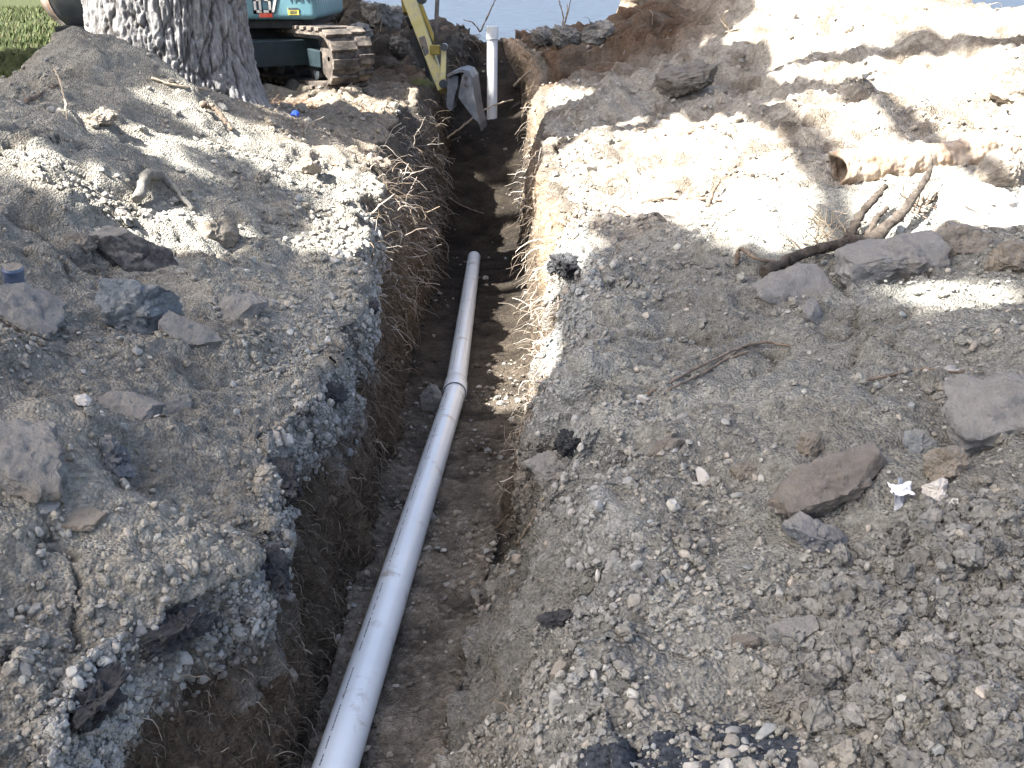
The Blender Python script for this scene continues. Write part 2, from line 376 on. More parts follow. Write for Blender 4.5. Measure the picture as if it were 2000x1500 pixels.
# left bank (outermost first)
SX = np.concatenate([spread(tb), far_t])
left_x = lrim[:, None] - ext[:, None] * SX[None, ::-1]
right_x = rrim[:, None] + ext[:, None] * SX[None, :]
Yg = np.repeat(Yr[:, None], left_x.shape[1], axis=1)
left_z = Hbank(left_x, Yg); right_z = Hbank(right_x, Yg)
zl = left_z[:, -1]; zr = right_z[:, 0]
flz = np.where(Yr > 12.0, np.maximum(flz, np.minimum(zl, zr) - 0.02), flz)
flz = np.minimum(flz, np.minimum(zl, zr) - 0.01)
tw = np.linspace(0, 1, NW + 2)[1:-1]
# wall profile: t (down) -> share of the horizontal run
rowk = (fbm(np.stack([Yr * 0, Yr, Yr * 0 + 3], 1), .8, 2, 9) * .5 + .5)
def lprof(t): return np.interp(t, [0, .10, .22, .32, .5, .75, 1], [0, .04, .16, .14, .30, .66, 1.0])
def rprof(t): return np.interp(t, [0, .12, .28, .38, .6, .8, 1], [0, .24, .52, .66, .74, .84, 1.0])
# the right side of the near trench is a slumped slope, further on a steep wall
slump = sstep(3.3, 2.5, Yr)[:, None]
lfar = sstep(4.3, 5.6, Yr)[:, None]
lp_far = np.interp(tw, [0, .12, .3, .5, .75, 1], [0, .26, .56, .74, .88, 1.0])[None]
lw_x = lrim[:, None] + (lbas - lrim)[:, None] * (lprof(tw)[None] * (1 - lfar) + lp_far * lfar)
lw_z = zl[:, None] + (flz - zl)[:, None] * tw[None]
rp = rprof(tw)[None] * (1 - slump) + (tw[None] ** 1.15) * slump
rw_x = rrim[:, None] + (rbas - rrim)[:, None] * rp
rw_z = zr[:, None] + (flz - zr)[:, None] * tw[None]
tf = np.linspace(0, 1, NF)
fl_x = lbas[:, None] + (rbas - lbas)[:, None] * tf[None]
fl_z = flz[:, None] + 0.03 * (np.abs(tf - .5) * 2)[None] ** 3
GX = np.concatenate([left_x, lw_x, fl_x, rw_x[:, ::-1], right_x], 1)
GZ = np.concatenate([left_z, lw_z, fl_z, rw_z[:, ::-1], right_z], 1)
NC = GX.shape[1]
GY = np.repeat(Yr[:, None], NC, axis=1)
nl = left_x.shape[1]
zone = np.zeros(NC, int)               # 0 bank, 1 left wall, 2 floor, 3 right wall, 4 right bank
zone[nl:nl + NW] = 1; zone[nl + NW:nl + NW + NF] = 2; zone[nl + NW + NF:nl + 2 * NW + NF] = 3; zone[nl + 2 * NW + NF:] = 4
wallt = np.zeros(NC)
wallt[zone == 1] = tw; wallt[zone == 2] = 1; wallt[zone == 3] = tw[::-1]
G = np.stack([GX, GY, GZ], -1).astype(np.float32)
def grid_normals(G):
    du = np.gradient(G, axis=1); dv = np.gradient(G, axis=0)
    n = np.cross(du, dv)
    return n / (np.linalg.norm(n, axis=-1, keepdims=True) + 1e-9)
# round the rims and the toe a little along each row before taking normals
S = G.copy()
for _ in range(5):
    S[:, 1:-1] = (S[:, :-2] + 2 * S[:, 1:-1] + S[:, 2:]) / 4
G = S
Nn = grid_normals(G)
flat = G.reshape(-1, 3); nf = Nn.reshape(-1, 3)
Yf = flat[:, 1]; Xf = flat[:, 0]; Zf = flat[:, 2].copy()
zf = np.tile(zone, NR); wtf = np.tile(wallt, NR)
near = (Yf > -1) & (Yf < 13.6) & (np.abs(Xf) < 13)
idx = np.nonzero(near)[0]
Pn = flat[idx].astype(np.float64)
z_ = zf[idx]; w_ = wtf[idx]
wall = ((z_ == 1) | (z_ == 3))
Ps = Pn.copy(); Ps[wall, 2] *= 0.45           # vertical streaks on the cut faces
big = fbm(Pn, 1.6, 3, 11)
mid = fbm(Ps, 7.0, 4, 21)
fin = fbm(Ps, 36.0, 3, 31)
rid = 1 - np.abs(fbm(Pn, 4.2, 3, 41))
w1, v1 = worley(Pn + 0.02 * np.stack([mid, big, fin], 1), 16.0, 51)
w2, v2 = worley(Pn + 0.008 * np.stack([fin, mid, big], 1), 42.0, 61)
clod = np.clip(1 - w1 * 1.15, 0, 1) * (v1 > .45)
grit = np.clip(1 - w2 * 1.1, 0, 1) * (v2 > .35)
clodpile = np.exp(-(((Pn[:, 0] - .85) / .42) ** 2 + ((Pn[:, 1] - 1.55) / .38) ** 2))
dist = np.clip(Pn[:, 1], 1, 12)
bankA = ((z_ == 0) | (z_ == 4)).astype(np.float32)
rough_far = sstep(6, 10, Pn[:, 1])
w3, v3 = worley(Pn + 0.05 * np.stack([mid, fin, big], 1), 6.5, 81)
lump = np.clip(1 - w3 * 1.25, 0, 1) * (v3 > .55)
stony = np.clip(.5 + .9 * fbm(Pn, 2.1, 3, 91), 0, 1)
crk = np.abs(fbm(Pn, 3.1, 4, 95)); crack = np.exp(-(crk / .045) ** 2) * np.clip(fbm(Pn, 1.3, 2, 97) * 2.2 + .25, 0, 1)
disp = (0.048 + .05 * rough_far) * big * bankA + (0.028 + .045 * rough_far * np.where(Pn[:, 0] > .2, .3, 1)) * mid * bankA + (.004 + .006 * stony) * fin * bankA
rr_ = bankA * sstep(4.4, 6.0, Pn[:, 1]) * sstep(.2, .7, Pn[:, 0])
disp += rr_ * (.070 * fbm(Pn, 1.1, 2, 191) + .012 * mid + .035 * lump + .006 * fin - .02 * crack)
disp += bankA * (.030 * lump * (.7 + .5 * mid) - .028 * crack)
disp += bankA * .016 * (np.floor(fbm(Pn, 2.4, 3, 99) * 4.0) / 4.0) * sstep(5, 4, Pn[:, 1])
disp += bankA * (0.014 * stony + .035 * clodpile) * clod * (0.6 + .4 * fin) + bankA * 0.008 * grit * stony
disp += wall * (0.030 * mid + 0.009 * fin + 0.022 * big + 0.008 * grit + .02 * lump)
gravel_layer = wall * np.exp(-((w_ - .17) / .10) ** 2)
disp += gravel_layer * (0.016 * clod + 0.010 * grit + .003)
disp += (z_ == 2) * (0.012 * mid + 0.010 * clod + 0.006 * grit + .012 * big)
slumpf = (z_ == 3) * sstep(3.3, 2.5, Pn[:, 1])
disp += slumpf * (0.018 * mid + .012 * clod)
edge = sstep(13.6, 12.8, Pn[:, 1]) * sstep(-1, 0, Pn[:, 1])
flat[idx] += (nf[idx] * (disp * edge)[:, None]).astype(np.float32)

# soil colours: layers and kinds of earth, with some light and shade painted in
col = np.zeros((len(flat), 3), np.float32)
grass_c = np.array([.045, .055, .022]); grey = np.array([.235, .220, .192]); dustc = np.array([.300, .280, .242]); tan = np.array([.40, .355, .30])
brown = np.array([.105, .080, .058]); dark = np.array([.060, .048, .037]); basec = np.array([.30, .292, .272]); redb = np.array([.125, .078, .05]); blk = np.array([.07, .058, .047])
col[:] = grass_c
c = np.repeat(grey[None], len(idx), 0)
m_ = np.clip(.5 + .9 * big, 0, 1)[:, None]; c = c * (1 - m_) + dustc * m_
m_ = np.clip(fbm(Pn, 2.6, 4, 71) * 1.2 - .1, 0, 1)[:, None]; c = c * (1 - .6 * m_) + np.array([.20, .182, .157]) * .6 * m_     # damper brown patches
m_ = (sstep(4.0, 5.2, Pn[:, 1]) * (Pn[:, 0] > 0))[:, None] * .9; c = c * (1 - m_) + tan * m_
m_ = np.clip(sstep(5.2, 6.6, Pn[:, 1]) * (Pn[:, 0] < -.3) * sstep(-2.2, -1.2, Pn[:, 0]), 0, 1)[:, None] * .7; c = c * (1 - m_) + np.array([.30, .235, .17]) * m_
m_ = np.clip(sstep(8.8, 10.2, Pn[:, 1]) * sstep(2.2, 1.5, Pn[:, 0]), 0, 1)[:, None]; rb = redb * (.8 + .5 * mid[:, None]); c = c * (1 - m_) + rb * m_  # reddish earth, darkened further to carry the shade on the far bank
m_ = np.clip(sstep(9.6, 10.6, Pn[:, 1]) * sstep(0, -.4, Pn[:, 0]), 0, 1)[:, None]; c = c * (1 - m_) + blk * (1 + .6 * mid[:, None]) * m_
m_ = (crack * .75)[:, None]; c = c * (1 - m_) + np.array([.10, .082, .062]) * m_
m_ = np.clip(fbm(Pn, 5.5, 4, 171) * 1.5 - .25, 0, 1)[:, None]; c = c * (1 - .55 * m_) + np.array([.15, .132, .11]) * .55 * m_
hum = (sstep(4.3, 5.2, Pn[:, 1]) * (Pn[:, 0] > 0) * np.clip(fbm(Pn * np.array([1, 1, 2.0]), 4.5, 5, 271, .65) * 1.9 - .20, 0, 1))[:, None]
c = c * (1 - .65 * hum) + np.array([.12, .09, .065]) * .65 * hum
# lawn to the left and beyond
lw = np.clip(sstep(-2.9, -3.4, Pn[:, 0] + .25 * big) * sstep(4.6, 5.4, Pn[:, 1]) + sstep(-5, -6, Pn[:, 0]) + sstep(6.2, 7.2, Pn[:, 0]) + sstep(13.0, 13.6, Pn[:, 1]), 0, 1)[:, None]
c = c * (1 - lw) + grass_c * lw
# cut faces
wc = np.repeat(brown[None], len(idx), 0) * (1 + .35 * mid[:, None])
g_ = np.clip(np.interp(w_, [0, .05, .26, .36, 1], [1, 1, 1, 0, 0]) + .5 * mid * (w_ < .5), 0, 1)
g_ = g_ * np.where(Pn[:, 1] > 5.0, .25, 1.0)
wc = wc * (1 - g_[:, None]) + basec * g_[:, None]
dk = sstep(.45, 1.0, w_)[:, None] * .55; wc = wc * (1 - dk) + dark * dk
orange = ((z_ == 3) * sstep(4.2, 5.0, Pn[:, 1]) * sstep(.05, .2, w_) * sstep(.75, .35, w_ + .25 * mid))[:, None]; wc = wc * (1 - orange) + np.array([.29, .215, .15]) * orange  # pale orange paints the sunlit strip along the upper far right wall
wc = wc * (1 - .30 * sstep(4.5, 6.5, Pn[:, 1]) * (z_ == 1))[:, None]  # far left wall coloured darker for the shade deep in the trench
wmask = wall.astype(np.float32)[:, None]
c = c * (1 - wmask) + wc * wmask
sl = slumpf[:, None] * .85; c = c * (1 - sl) + (np.array([.22, .21, .19]) * (1 + .3 * mid[:, None])) * sl
fl = (z_ == 2).astype(np.float32)[:, None]
fc = (dark * (1 - .6 * sstep(4.5, 7.0, Pn[:, 1])[:, None]) + np.array([.065, .058, .048]) * sstep(5.0, 2.6, Pn[:, 1])[:, None]) * (1.1 + .6 * mid[:, None]) + np.array([.10, .09, .08]) * np.clip(grit * v2 * 1.2, 0, 1)[:, None] * sstep(5.0, 3.0, Pn[:, 1])[:, None]  # far floor colour drops towards black, painting in the deep shade
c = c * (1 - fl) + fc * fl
c = c * (1 + .16 * (v2 - .5) * 2 * (grit > .1))[:, None]
c = c * np.array([1.00, 1.0, .965]) * np.where((Pn[:, :1] > 0) & (Pn[:, 1:2] < 4.6), np.array([[.94, .97, 1.0]]), 1.0) * np.array([.975, 1.0, 1.025])  # near right bank cooled in colour against warm light bounced from sunlit ground
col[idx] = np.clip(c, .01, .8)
# street-side verge
vi = np.arange(NR * NC).reshape(NR, NC)
quads = np.stack([vi[:-1, :-1], vi[:-1, 1:], vi[1:, 1:], vi[1:, :-1]], -1).reshape(-1, 4)
ground = link('ground', mesh_np('ground', flat, quads, True, col), M['soil'])
tag(ground, kind='structure', label='dug earth banks and open trench floor')

# ------------------------------------------------------------------ ray casting on the ground
bpy.context.view_layer.update()
def hit(px, py):
    d = (RGT * ((px - 1000) / F) + UPV * ((750 - py) / F) + FWD)
    ok, loc, nor, fi = ground.ray_cast(CAM, d.normalized())
    if not ok:
        return None, None, None
    return loc, nor, (loc - CAM).dot(FWD)

# surface normals of the displaced ground, for scattering
Nd = grid_normals(flat.reshape(NR, NC, 3)).reshape(-1, 3)

# ------------------------------------------------------------------ pieces of geometry
def box_bm(bm, size, mat4, bevel=0.0, seg=2):
    r = bmesh.ops.create_cube(bm, size=1.0, matrix=mat4 @ Matrix.Diagonal((*size, 1)))
    if bevel > 0:
        es = list({e for v in r['verts'] for e in v.link_edges})
        bmesh.ops.bevel(bm, geom=es, offset=bevel, segments=seg, profile=.6, affect='EDGES')

def frame(x, y, z, o):
    m = Matrix((x, y, z)).transposed().to_4x4(); m.translation = o
    return m

def beam(name, a, b, w0, w1, h, mat, parent, side=Vector((0, 1, 0)), bevel=.008):
    """tapered box from a to b; w across the picture plane, h along side"""
    a = Vector(a); b = Vector(b); ax = (b - a).normalized(); sd = (side - ax * side.dot(ax)).normalized(); wd = ax.cross(sd)
    bm = bmesh.new()
    vs = []
    for p, w in ((a, w0), (b, w1)):
        for sw, sh in ((-1, -1), (1, -1), (1, 1), (-1, 1)):
            vs.append(bm.verts.new(p + wd * (sw * w / 2) + sd * (sh * h / 2)))
    for f in ((0, 1, 2, 3), (7, 6, 5, 4), (0, 4, 5, 1), (1, 5, 6, 2), (2, 6, 7, 3), (3, 7, 4, 0)):
        bm.faces.new([vs[i] for i in f])
    bmesh.ops.bevel(bm, geom=bm.edges[:], offset=bevel, segments=2, profile=.6, affect='EDGES')
    return link(name, bm_mesh(name, bm), mat, parent)

def tube_np(pts, rad, sides=8, closed_ends=True):
    pts = np.asarray(pts, float); n = len(pts)
    rad = np.full(n, rad) if np.isscalar(rad) else np.asarray(rad, float)
    t = np.gradient(pts, axis=0); t /= np.linalg.norm(t, axis=1, keepdims=True) + 1e-9
    up = np.array([0, 0, 1.0]) if abs(t[0, 2]) < .9 else np.array([0, 1.0, 0])
    V = []
    for i in range(n):
        a = np.cross(t[i], up); a /= np.linalg.norm(a) + 1e-9; b = np.cross(t[i], a); up = -b if False else up
        for k in range(sides):
            th = 2 * math.pi * k / sides
            V.append(pts[i] + rad[i] * (a * math.cos(th) + b * math.sin(th)))
    Fq = []
    for i in range(n - 1):
        for k in range(sides):
            k2 = (k + 1) % sides
            Fq.append((i * sides + k, i * sides + k2, (i + 1) * sides + k2, (i + 1) * sides + k))
    return np.array(V), Fq

def tube(name, pts, rad, mat, parent=None, sides=8, smooth=True):
    V, Fq = tube_np(pts, rad, sides)
    me = bpy.data.meshes.new(name)
    n = len(pts)
    caps = [tuple(range(sides))[::-1], tuple((n - 1) * sides + k for k in range(sides))]
    me.from_pydata([tuple(v) for v in V], [], Fq + caps)
    if smooth:
        me.polygons.foreach_set('use_smooth', np.ones(len(me.polygons), dtype=bool))
        me.polygons[-1].use_smooth = False; me.polygons[-2].use_smooth = False
    return link(name, me, mat, parent)

def prism(name, outline, axis, depth, mat, parent, bevel=0.006):
    """polygon of world points extruded along axis"""
    bm = bmesh.new()
    vs = [bm.verts.new(Vector(p)) for p in outline]
    f = bm.faces.new(vs)
    r = bmesh.ops.extrude_face_region(bm, geom=[f])
    bmesh.ops.translate(bm, verts=[v for v in r['geom'] if isinstance(v, bmesh.types.BMVert)], vec=Vector(axis) * depth)
    if bevel > 0:
        bmesh.ops.bevel(bm, geom=bm.edges[:], offset=bevel, segments=2, profile=.6, affect='EDGES')
    return link(name, bm_mesh(name, bm), mat, parent)

_ico = {}
def ico(sub):
    if sub not in _ico:
        bm = bmesh.new(); bmesh.ops.create_icosphere(bm, subdivisions=sub, radius=1)
        bm.verts.ensure_lookup_table()
        _ico[sub] = (np.array([v.co[:] for v in bm.verts]), np.array([[v.index for v in f.verts] for f in bm.faces]))
        bm.free()
    return _ico[sub]

def rock_verts(dims, seed, box=0.5, cuts=7, rough=0.05, sub=4, slab=False):
    r = np.random.default_rng(seed)
    V, Fc = ico(sub); V = V.copy()
    # towards a box
    inf = V / np.max(np.abs(V), axis=1, keepdims=True)
    V = V * (1 - box) + inf * box * .86
    for _ in range(cuts):
        n = r.normal(size=3)
        if slab: n[2] *= .25
        n /= np.linalg.norm(n); d = r.uniform(.55, .85)
        s = V @ n - d
        V -= np.outer(np.clip(s, 0, None) * .97, n)
    V *= np.array(dims) / 2 / np.max(np.abs(V), axis=0)
    sc_ = max(dims)
    off = r.uniform(0, 50, 3)
    nrm = V / (np.linalg.norm(V, axis=1, keepdims=True) + 1e-9)
    k = np.minimum(dims[0], np.minimum(dims[1], dims[2])) / sc_
    U_ = V / sc_ + off
    st_ = U_.copy(); st_[:, 2] *= 5.0
    V += nrm * (rough * sc_ * (.35 + .65 * k) * (fbm(U_, 3.0, 3, seed % 97) + .75 * fbm(U_, 9.0, 5, seed % 89, .65) + .45 * (.5 - np.abs(fbm(st_, 4.0, 3, seed % 83)))))[:, None]
    return V, Fc

def rock(name, label, cat, px, py, wpx, ratio, mat, seed, yaw=0, tilt=(0, 0), sink=.25, box=.5, cuts=7, rough=.05, slab=False, group=None, align=.7, sub=4, lift=0.0):
    """px,py: pixel where it sits; wpx: width in pixels; ratio: (depth, thickness) shares of the width"""
    loc, nor, d = hit(px, py)
    w = wpx * d / F
    dims = (w, w * ratio[0], w * ratio[1])
    sub = 5 if wpx >= 60 else 4
    V, Fc = rock_verts(dims, seed, box, cuts + 3, rough * 2.0, sub, slab)
    me = mesh_np(name, V, Fc, sub >= 4)
    try: me.set_sharp_from_angle(angle=math.radians(38))
    except Exception: pass
    o = link(name, me, mat)
    nz = (Vector((0, 0, 1)) * (1 - align) + nor * align).normalized()
    q = Vector((0, 0, 1)).rotation_difference(nz)
    R = q.to_matrix() @ Matrix.Rotation(math.radians(tilt[0]), 3, 'X') @ Matrix.Rotation(math.radians(tilt[1]), 3, 'Y') @ Matrix.Rotation(math.radians(yaw), 3, 'Z')
    o.rotation_euler = R.to_euler()
    o.location = loc + nz * (dims[2] * (.5 - sink) + lift)
    tag(o, label, cat, group)
    return o

# ------------------------------------------------------------------ road beyond
def sheet(name, x0, x1, y0, y1, z, mat, kind='structure', nx=40, ny=20):
    xs = np.linspace(x0, x1, nx); ys = np.linspace(y0, y1, ny)
    X, Y = np.meshgrid(xs, ys); Z = np.full_like(X, z)
    v = np.arange(nx * ny).reshape(ny, nx)
    q = np.stack([v[:-1, :-1], v[:-1, 1:], v[1:, 1:], v[1:, :-1]], -1).reshape(-1, 4)
    o = link(name, mesh_np(name, np.stack([X, Y, Z], -1).reshape(-1, 3), q), mat)
    tag(o, kind=kind)
    return o
road = sheet('road', -4, 90, 14.2, 70, .285, M['road'])
for v in road.data.vertices:
    v.co.x -= (v.co.y - 14.2) * .22
# ------------------------------------------------------------------ sewer pipe in the trench
def pipe_section(name, label, pts, R, bell=None, print_spans=()):
    root = empty(name, pts[0]); tag(root, label, 'pipe', 'plastic pipe sections in the trench')
    pts = [Vector(p) for p in pts]
    n = 60
    path = [pts[0].lerp(pts[-1], i / (n - 1)) for i in range(n)]
    ax = (pts[-1] - pts[0]).normalized()
    L = (pts[-1] - pts[0]).length
    sid = ax.cross(Vector((0, 0, 1))).normalized(); upv = sid.cross(ax)
    def ring_tube(nm, profile, mat, sides=48):
        V = []; Fq = []
        for (t, r) in profile:
            sag = -0.010 * math.sin(math.pi * min(max(t / L, 0), 1))
            for k in range(sides):
                th = 2 * math.pi * k / sides
                V.append(tuple(pts[0] + ax * t + upv * sag + (sid * math.cos(th) + upv * math.sin(th)) * r))
        for i in range(len(profile) - 1):
            for k in range(sides):
                k2 = (k + 1) % sides
                Fq.append((i * sides + k, i * sides + k2, (i + 1) * sides + k2, (i + 1) * sides + k))
        me = bpy.data.meshes.new(nm); me.from_pydata(V, [], Fq)
        me.polygons.foreach_set('use_smooth', np.ones(len(me.polygons), dtype=bool))
        try: me.set_sharp_from_angle(angle=math.radians(35))
        except Exception: pass
        return link(nm, me, mat, root)
    Ri = R - .006
    prof = [(.0, Ri)] + [(t, R) for t in np.linspace(0, L, 30)] + [(L, Ri), (L - .3, Ri)]
    prof = [(.3, Ri)] + prof
    ring_tube('barrel', prof, M['pvc'])
    if bell:
        b0, b1 = bell
        ring_tube('bell', [(b0 + .02, R + .001), (b0, R + .0025), (b0, R + .0060), (b0 + .012, R + .0075), (b1 - .03, R + .0060), (b1, R + .0012)], M['pvc'])
        ring_tube('joint_gap', [(b0 - .0045, R + .0012), (b0 - .0045, R + .0055), (b0 - .0005, R + .0055), (b0 - .0005, R + .0012)], M['ink'])
    # printed lettering along the top left of the barrel: rows of tiny dark characters
    Vp = []; Fp = []
    th0 = math.radians(114)
    rr = random.Random(5)
    for (s0, s1) in print_spans:
        t = s0
        while t < s1:
            ln = rr.choice([.004, .006, .009, .012]); wid = rr.uniform(.0028, .0042)
            sag = -0.010 * math.sin(math.pi * min(max(t / L, 0), 1))
            b = len(Vp)
            for (tt, dth) in ((t, -1), (t + ln, -1), (t + ln, 1), (t, 1)):
                th = th0 + dth * wid / 2 / R + rr.uniform(-.006, .006)
                Vp.append(tuple(pts[0] + ax * tt + upv * sag + (sid * math.cos(th) + upv * math.sin(th)) * (R + .0007)))
            Fp.append((b, b + 1, b + 2, b + 3))
            t += ln + rr.choice([.002, .003, .003, .02])
    if Vp:
        me = bpy.data.meshes.new('printed_line'); me.from_pydata(Vp, [], Fp)
        o = link('printed_line', me, M['ink'], root); o['kind'] = 'stuff'
    return root
R4 = .051
A = P(653, 1500, 2.28); B = P(888, 768, 4.85); Cc = P(926, 503, 8.10)
A0 = A + (A - B) * .35
near_pipe = pipe_section('sewer_pipe', 'nearest long white plastic pipe length on the trench floor, up to the collar', [A0, B + (B - A).normalized() * .08], R4,
                         None, [(.9, 1.28), (1.36, 1.72), (1.80, 2.25), (2.32, 2.6), (2.7, 3.1), (3.3, 3.5)])
far_pipe = pipe_section('sewer_pipe', 'farther white plastic pipe length with collar, ending open in the dark trench', [B, Cc], R4, (0.0, .17), [(.25, .7), (.95, 1.5), (1.7, 2.3), (2.5, 3.1)])

# upright riser
base = P(961, 232, 10.4)
top = P(963, 47, 10.4); top = Vector((base.x + .01, base.y + .02, top.z))
ris = empty('riser_pipe', base); tag(ris, 'upright white plastic riser pipe standing at the far end of the trench', 'pipe')
def lathe(name, prof, o, ax, mat, parent, sides=40):
    ax = Vector(ax).normalized(); s = ax.orthogonal().normalized(); u = ax.cross(s)
    V = [tuple(o + ax * t + (s * math.cos(2 * math.pi * k / sides) + u * math.sin(2 * math.pi * k / sides)) * r) for (t, r) in prof for k in range(sides)]
    Fq = [(i * sides + k, i * sides + (k + 1) % sides, (i + 1) * sides + (k + 1) % sides, (i + 1) * sides + k) for i in range(len(prof) - 1) for k in range(sides)]
    me = bpy.data.meshes.new(name); me.from_pydata(V, [], Fq)
    me.polygons.foreach_set('use_smooth', np.ones(len(me.polygons), dtype=bool))
    try: me.set_sharp_from_angle(angle=math.radians(35))
    except Exception: pass
    return link(name, me, mat, parent)
h = (top - base).length
M['pvc_dirty'] = mat_simple('muddy_plastic_pipe', (0.58, 0.60, 0.60), (0.70, 0.72, 0.72), 4, 0.45, bump=0.08, bscale=60, spec=0.4, dirt=(0.42, 0.35, 0.29), dscale=7, dthr=0.60)
lathe('barrel', [(-.12, .052), (0, .052), (h * .5, .052), (h - .11, .052)], base, top - base, M['pvc_dirty'], ris)
lathe('coupling', [(h - .125, .0525), (h - .125, .061), (h - .03, .061), (h - .006, .057), (h, .05), (h - .01, .044), (h - .10, .044)], base, top - base, M['pvc_dirty'], ris)
lathe('coupling_gap', [(h - .130, .0522), (h - .130, .0595), (h - .1255, .0595)], base, top - base, M['ink'], ris)
# ------------------------------------------------------------------ big tree on the left
TREE = Vector((-2.14, 6.75, .30))
NT, NH = 420, 300
th = np.linspace(0, 2 * math.pi, NT, endpoint=False)
zs = np.concatenate([np.linspace(-.25, 1.6, NH - 30), np.linspace(1.65, 5.5, 30)])
TH, ZZ = np.meshgrid(th, zs)
Rb = .46 + .14 * np.exp(-np.clip(ZZ, 0, 9) / .20) * (.45 + .55 * np.clip(np.cos(3 * TH + .4), -.2, 1)) + .06 * np.exp(-np.clip(ZZ, 0, 9) / .7) - .02 * np.clip(ZZ - 1, 0, 9)
Rb += .22 * np.exp(-((TH - 5.75) / .35) ** 2) * np.exp(-np.clip(ZZ + .05, 0, 9) / .16)
cp = np.stack([np.cos(TH) * 5.2, np.sin(TH) * 5.2, ZZ * 7.0], -1).reshape(-1, 3)
warp = fbm(cp * np.array([1, 1, .35]), 1.0, 3, 5) * .35
cq = cp.copy(); cq[:, 0] += warp; cq[:, 1] += warp
q2 = cq.copy(); q2[:, 2] *= .17
wq = np.stack([np.cos(TH) * .48 / .062, np.sin(TH) * .48 / .062, ZZ / .30], -1).reshape(-1, 3)
wq = wq + np.stack([fbm(wq, .55, 3, 51), fbm(wq, .55, 3, 53), 1.2 * fbm(wq, .5, 3, 55)], 1) * .55
f1, fv, f2 = worley(wq, 1.0, 57, True)
wq2 = wq * np.array([2.1, 2.1, 1.7]); g1, gv, g2 = worley(wq2, 1.0, 59, True)
fur = sstep(.0, .16, f2 - f1) * .62 + sstep(.0, .22, g2 - g1) * .38
plate = fur * (.85 + .3 * (fv - .5))
fine = fbm(cp * np.array([1, 1, .45]), 6.5, 3, 17)
Rr = Rb.ravel() + .028 * (plate - .75) + .007 * fine + .016 * fbm(wq, .6, 2, 61) + .02 * fbm(cp * np.array([1, 1, .2]), .4, 2, 33)
lean = np.stack([.02 * ZZ.ravel(), 0 * ZZ.ravel()], 1)
TV = np.stack([TREE.x + Rr * np.cos(TH.ravel()) + lean[:, 0], TREE.y + Rr * np.sin(TH.ravel()) + lean[:, 1], TREE.z + ZZ.ravel()], 1)
vi = np.arange(NT * NH).reshape(NH, NT)
tq = np.stack([vi[:-1], np.roll(vi[:-1], -1, 1), np.roll(vi[1:], -1, 1), vi[1:]], -1).reshape(-1, 4)
bk = np.array([.09, .083, .078]) + (np.array([.30, .295, .29]) - np.array([.09, .083, .078])) * sstep(.05, .75, plate)[:, None]
bk *= (1 + .25 * fine)[:, None]
tree = empty('tree', TREE); tag(tree, 'large furrowed grey tree trunk behind the spoil heap beside the excavator', 'tree')
link('trunk', mesh_np('trunk', TV, tq, True, np.clip(bk, .02, .6)), M['bark'], tree)

# ------------------------------------------------------------------ excavator
ex = empty('excavator', (-2.4, 9.4, .27)); tag(ex, 'teal mini excavator behind the tree, yellow arm reaching into the trench', 'excavator')
# upper body: hood panels, counterweight
def rounded_box(name, x0, x1, y0, y1, z0, z1, bevel, mat, seg=5, smooth=True, rotz=0, parent=ex):
    bm = bmesh.new(); cx, cy, cz = (x0 + x1) / 2, (y0 + y1) / 2, (z0 + z1) / 2
    box_bm(bm, (x1 - x0, y1 - y0, z1 - z0), Matrix.Translation((cx, cy, cz)) @ Matrix.Rotation(rotz, 4, 'Z'), bevel, seg)
    me = bm_mesh(name, bm, smooth)
    try: me.set_sharp_from_angle(angle=math.radians(40))
    except Exception: pass
    return link(name, me, mat, parent)
rounded_box('side_panel', -3.20, -1.60, 8.90, 10.35, .815, 1.62, .05, M['teal'])
rounded_box('floor_plate', -3.30, -1.72, 8.98, 10.30, .745, .812, .01, M['black'], 2, False)
# counterweight: rounded belly seen left of the trunk
def counterweight():
    nx, nz = 46, 30
    V = []; 
    for i in range(nx):
        a = math.pi * (i / (nx - 1)) * .98 + math.radians(92)      # sweep round the tail, left end
        for j in range(nz):
            t = j / (nz - 1)
            if t < .5:
                u = t / .5; z = .715 + .30 * (1 - math.cos(u * math.pi / 2)); k = .68 + .32 * math.sin(u * math.pi / 2)
            else:
                u = (t - .5) / .5; z = 1.015 + .65 * u; k = 1.0 - .06 * u * u
            V.append((-3.22 + .86 * k * math.cos(a), 9.62 + .80 * k * math.sin(a), z))
    v = np.arange(nx * nz).reshape(nx, nz)
    q = np.stack([v[:-1, :-1], v[1:, :-1], v[1:, 1:], v[:-1, 1:]], -1).reshape(-1, 4)
    return link('counterweight', mesh_np('counterweight', np.array(V), q), M['steel_dark'], ex)
cw = counterweight()
bm = bmesh.new(); box_bm(bm, (1.5, 1.5, .05), Matrix.Translation((-3.0, 9.62, .74)), .01)
link('tail_floor', bm_mesh('tail_floor', bm), M['black'], ex)
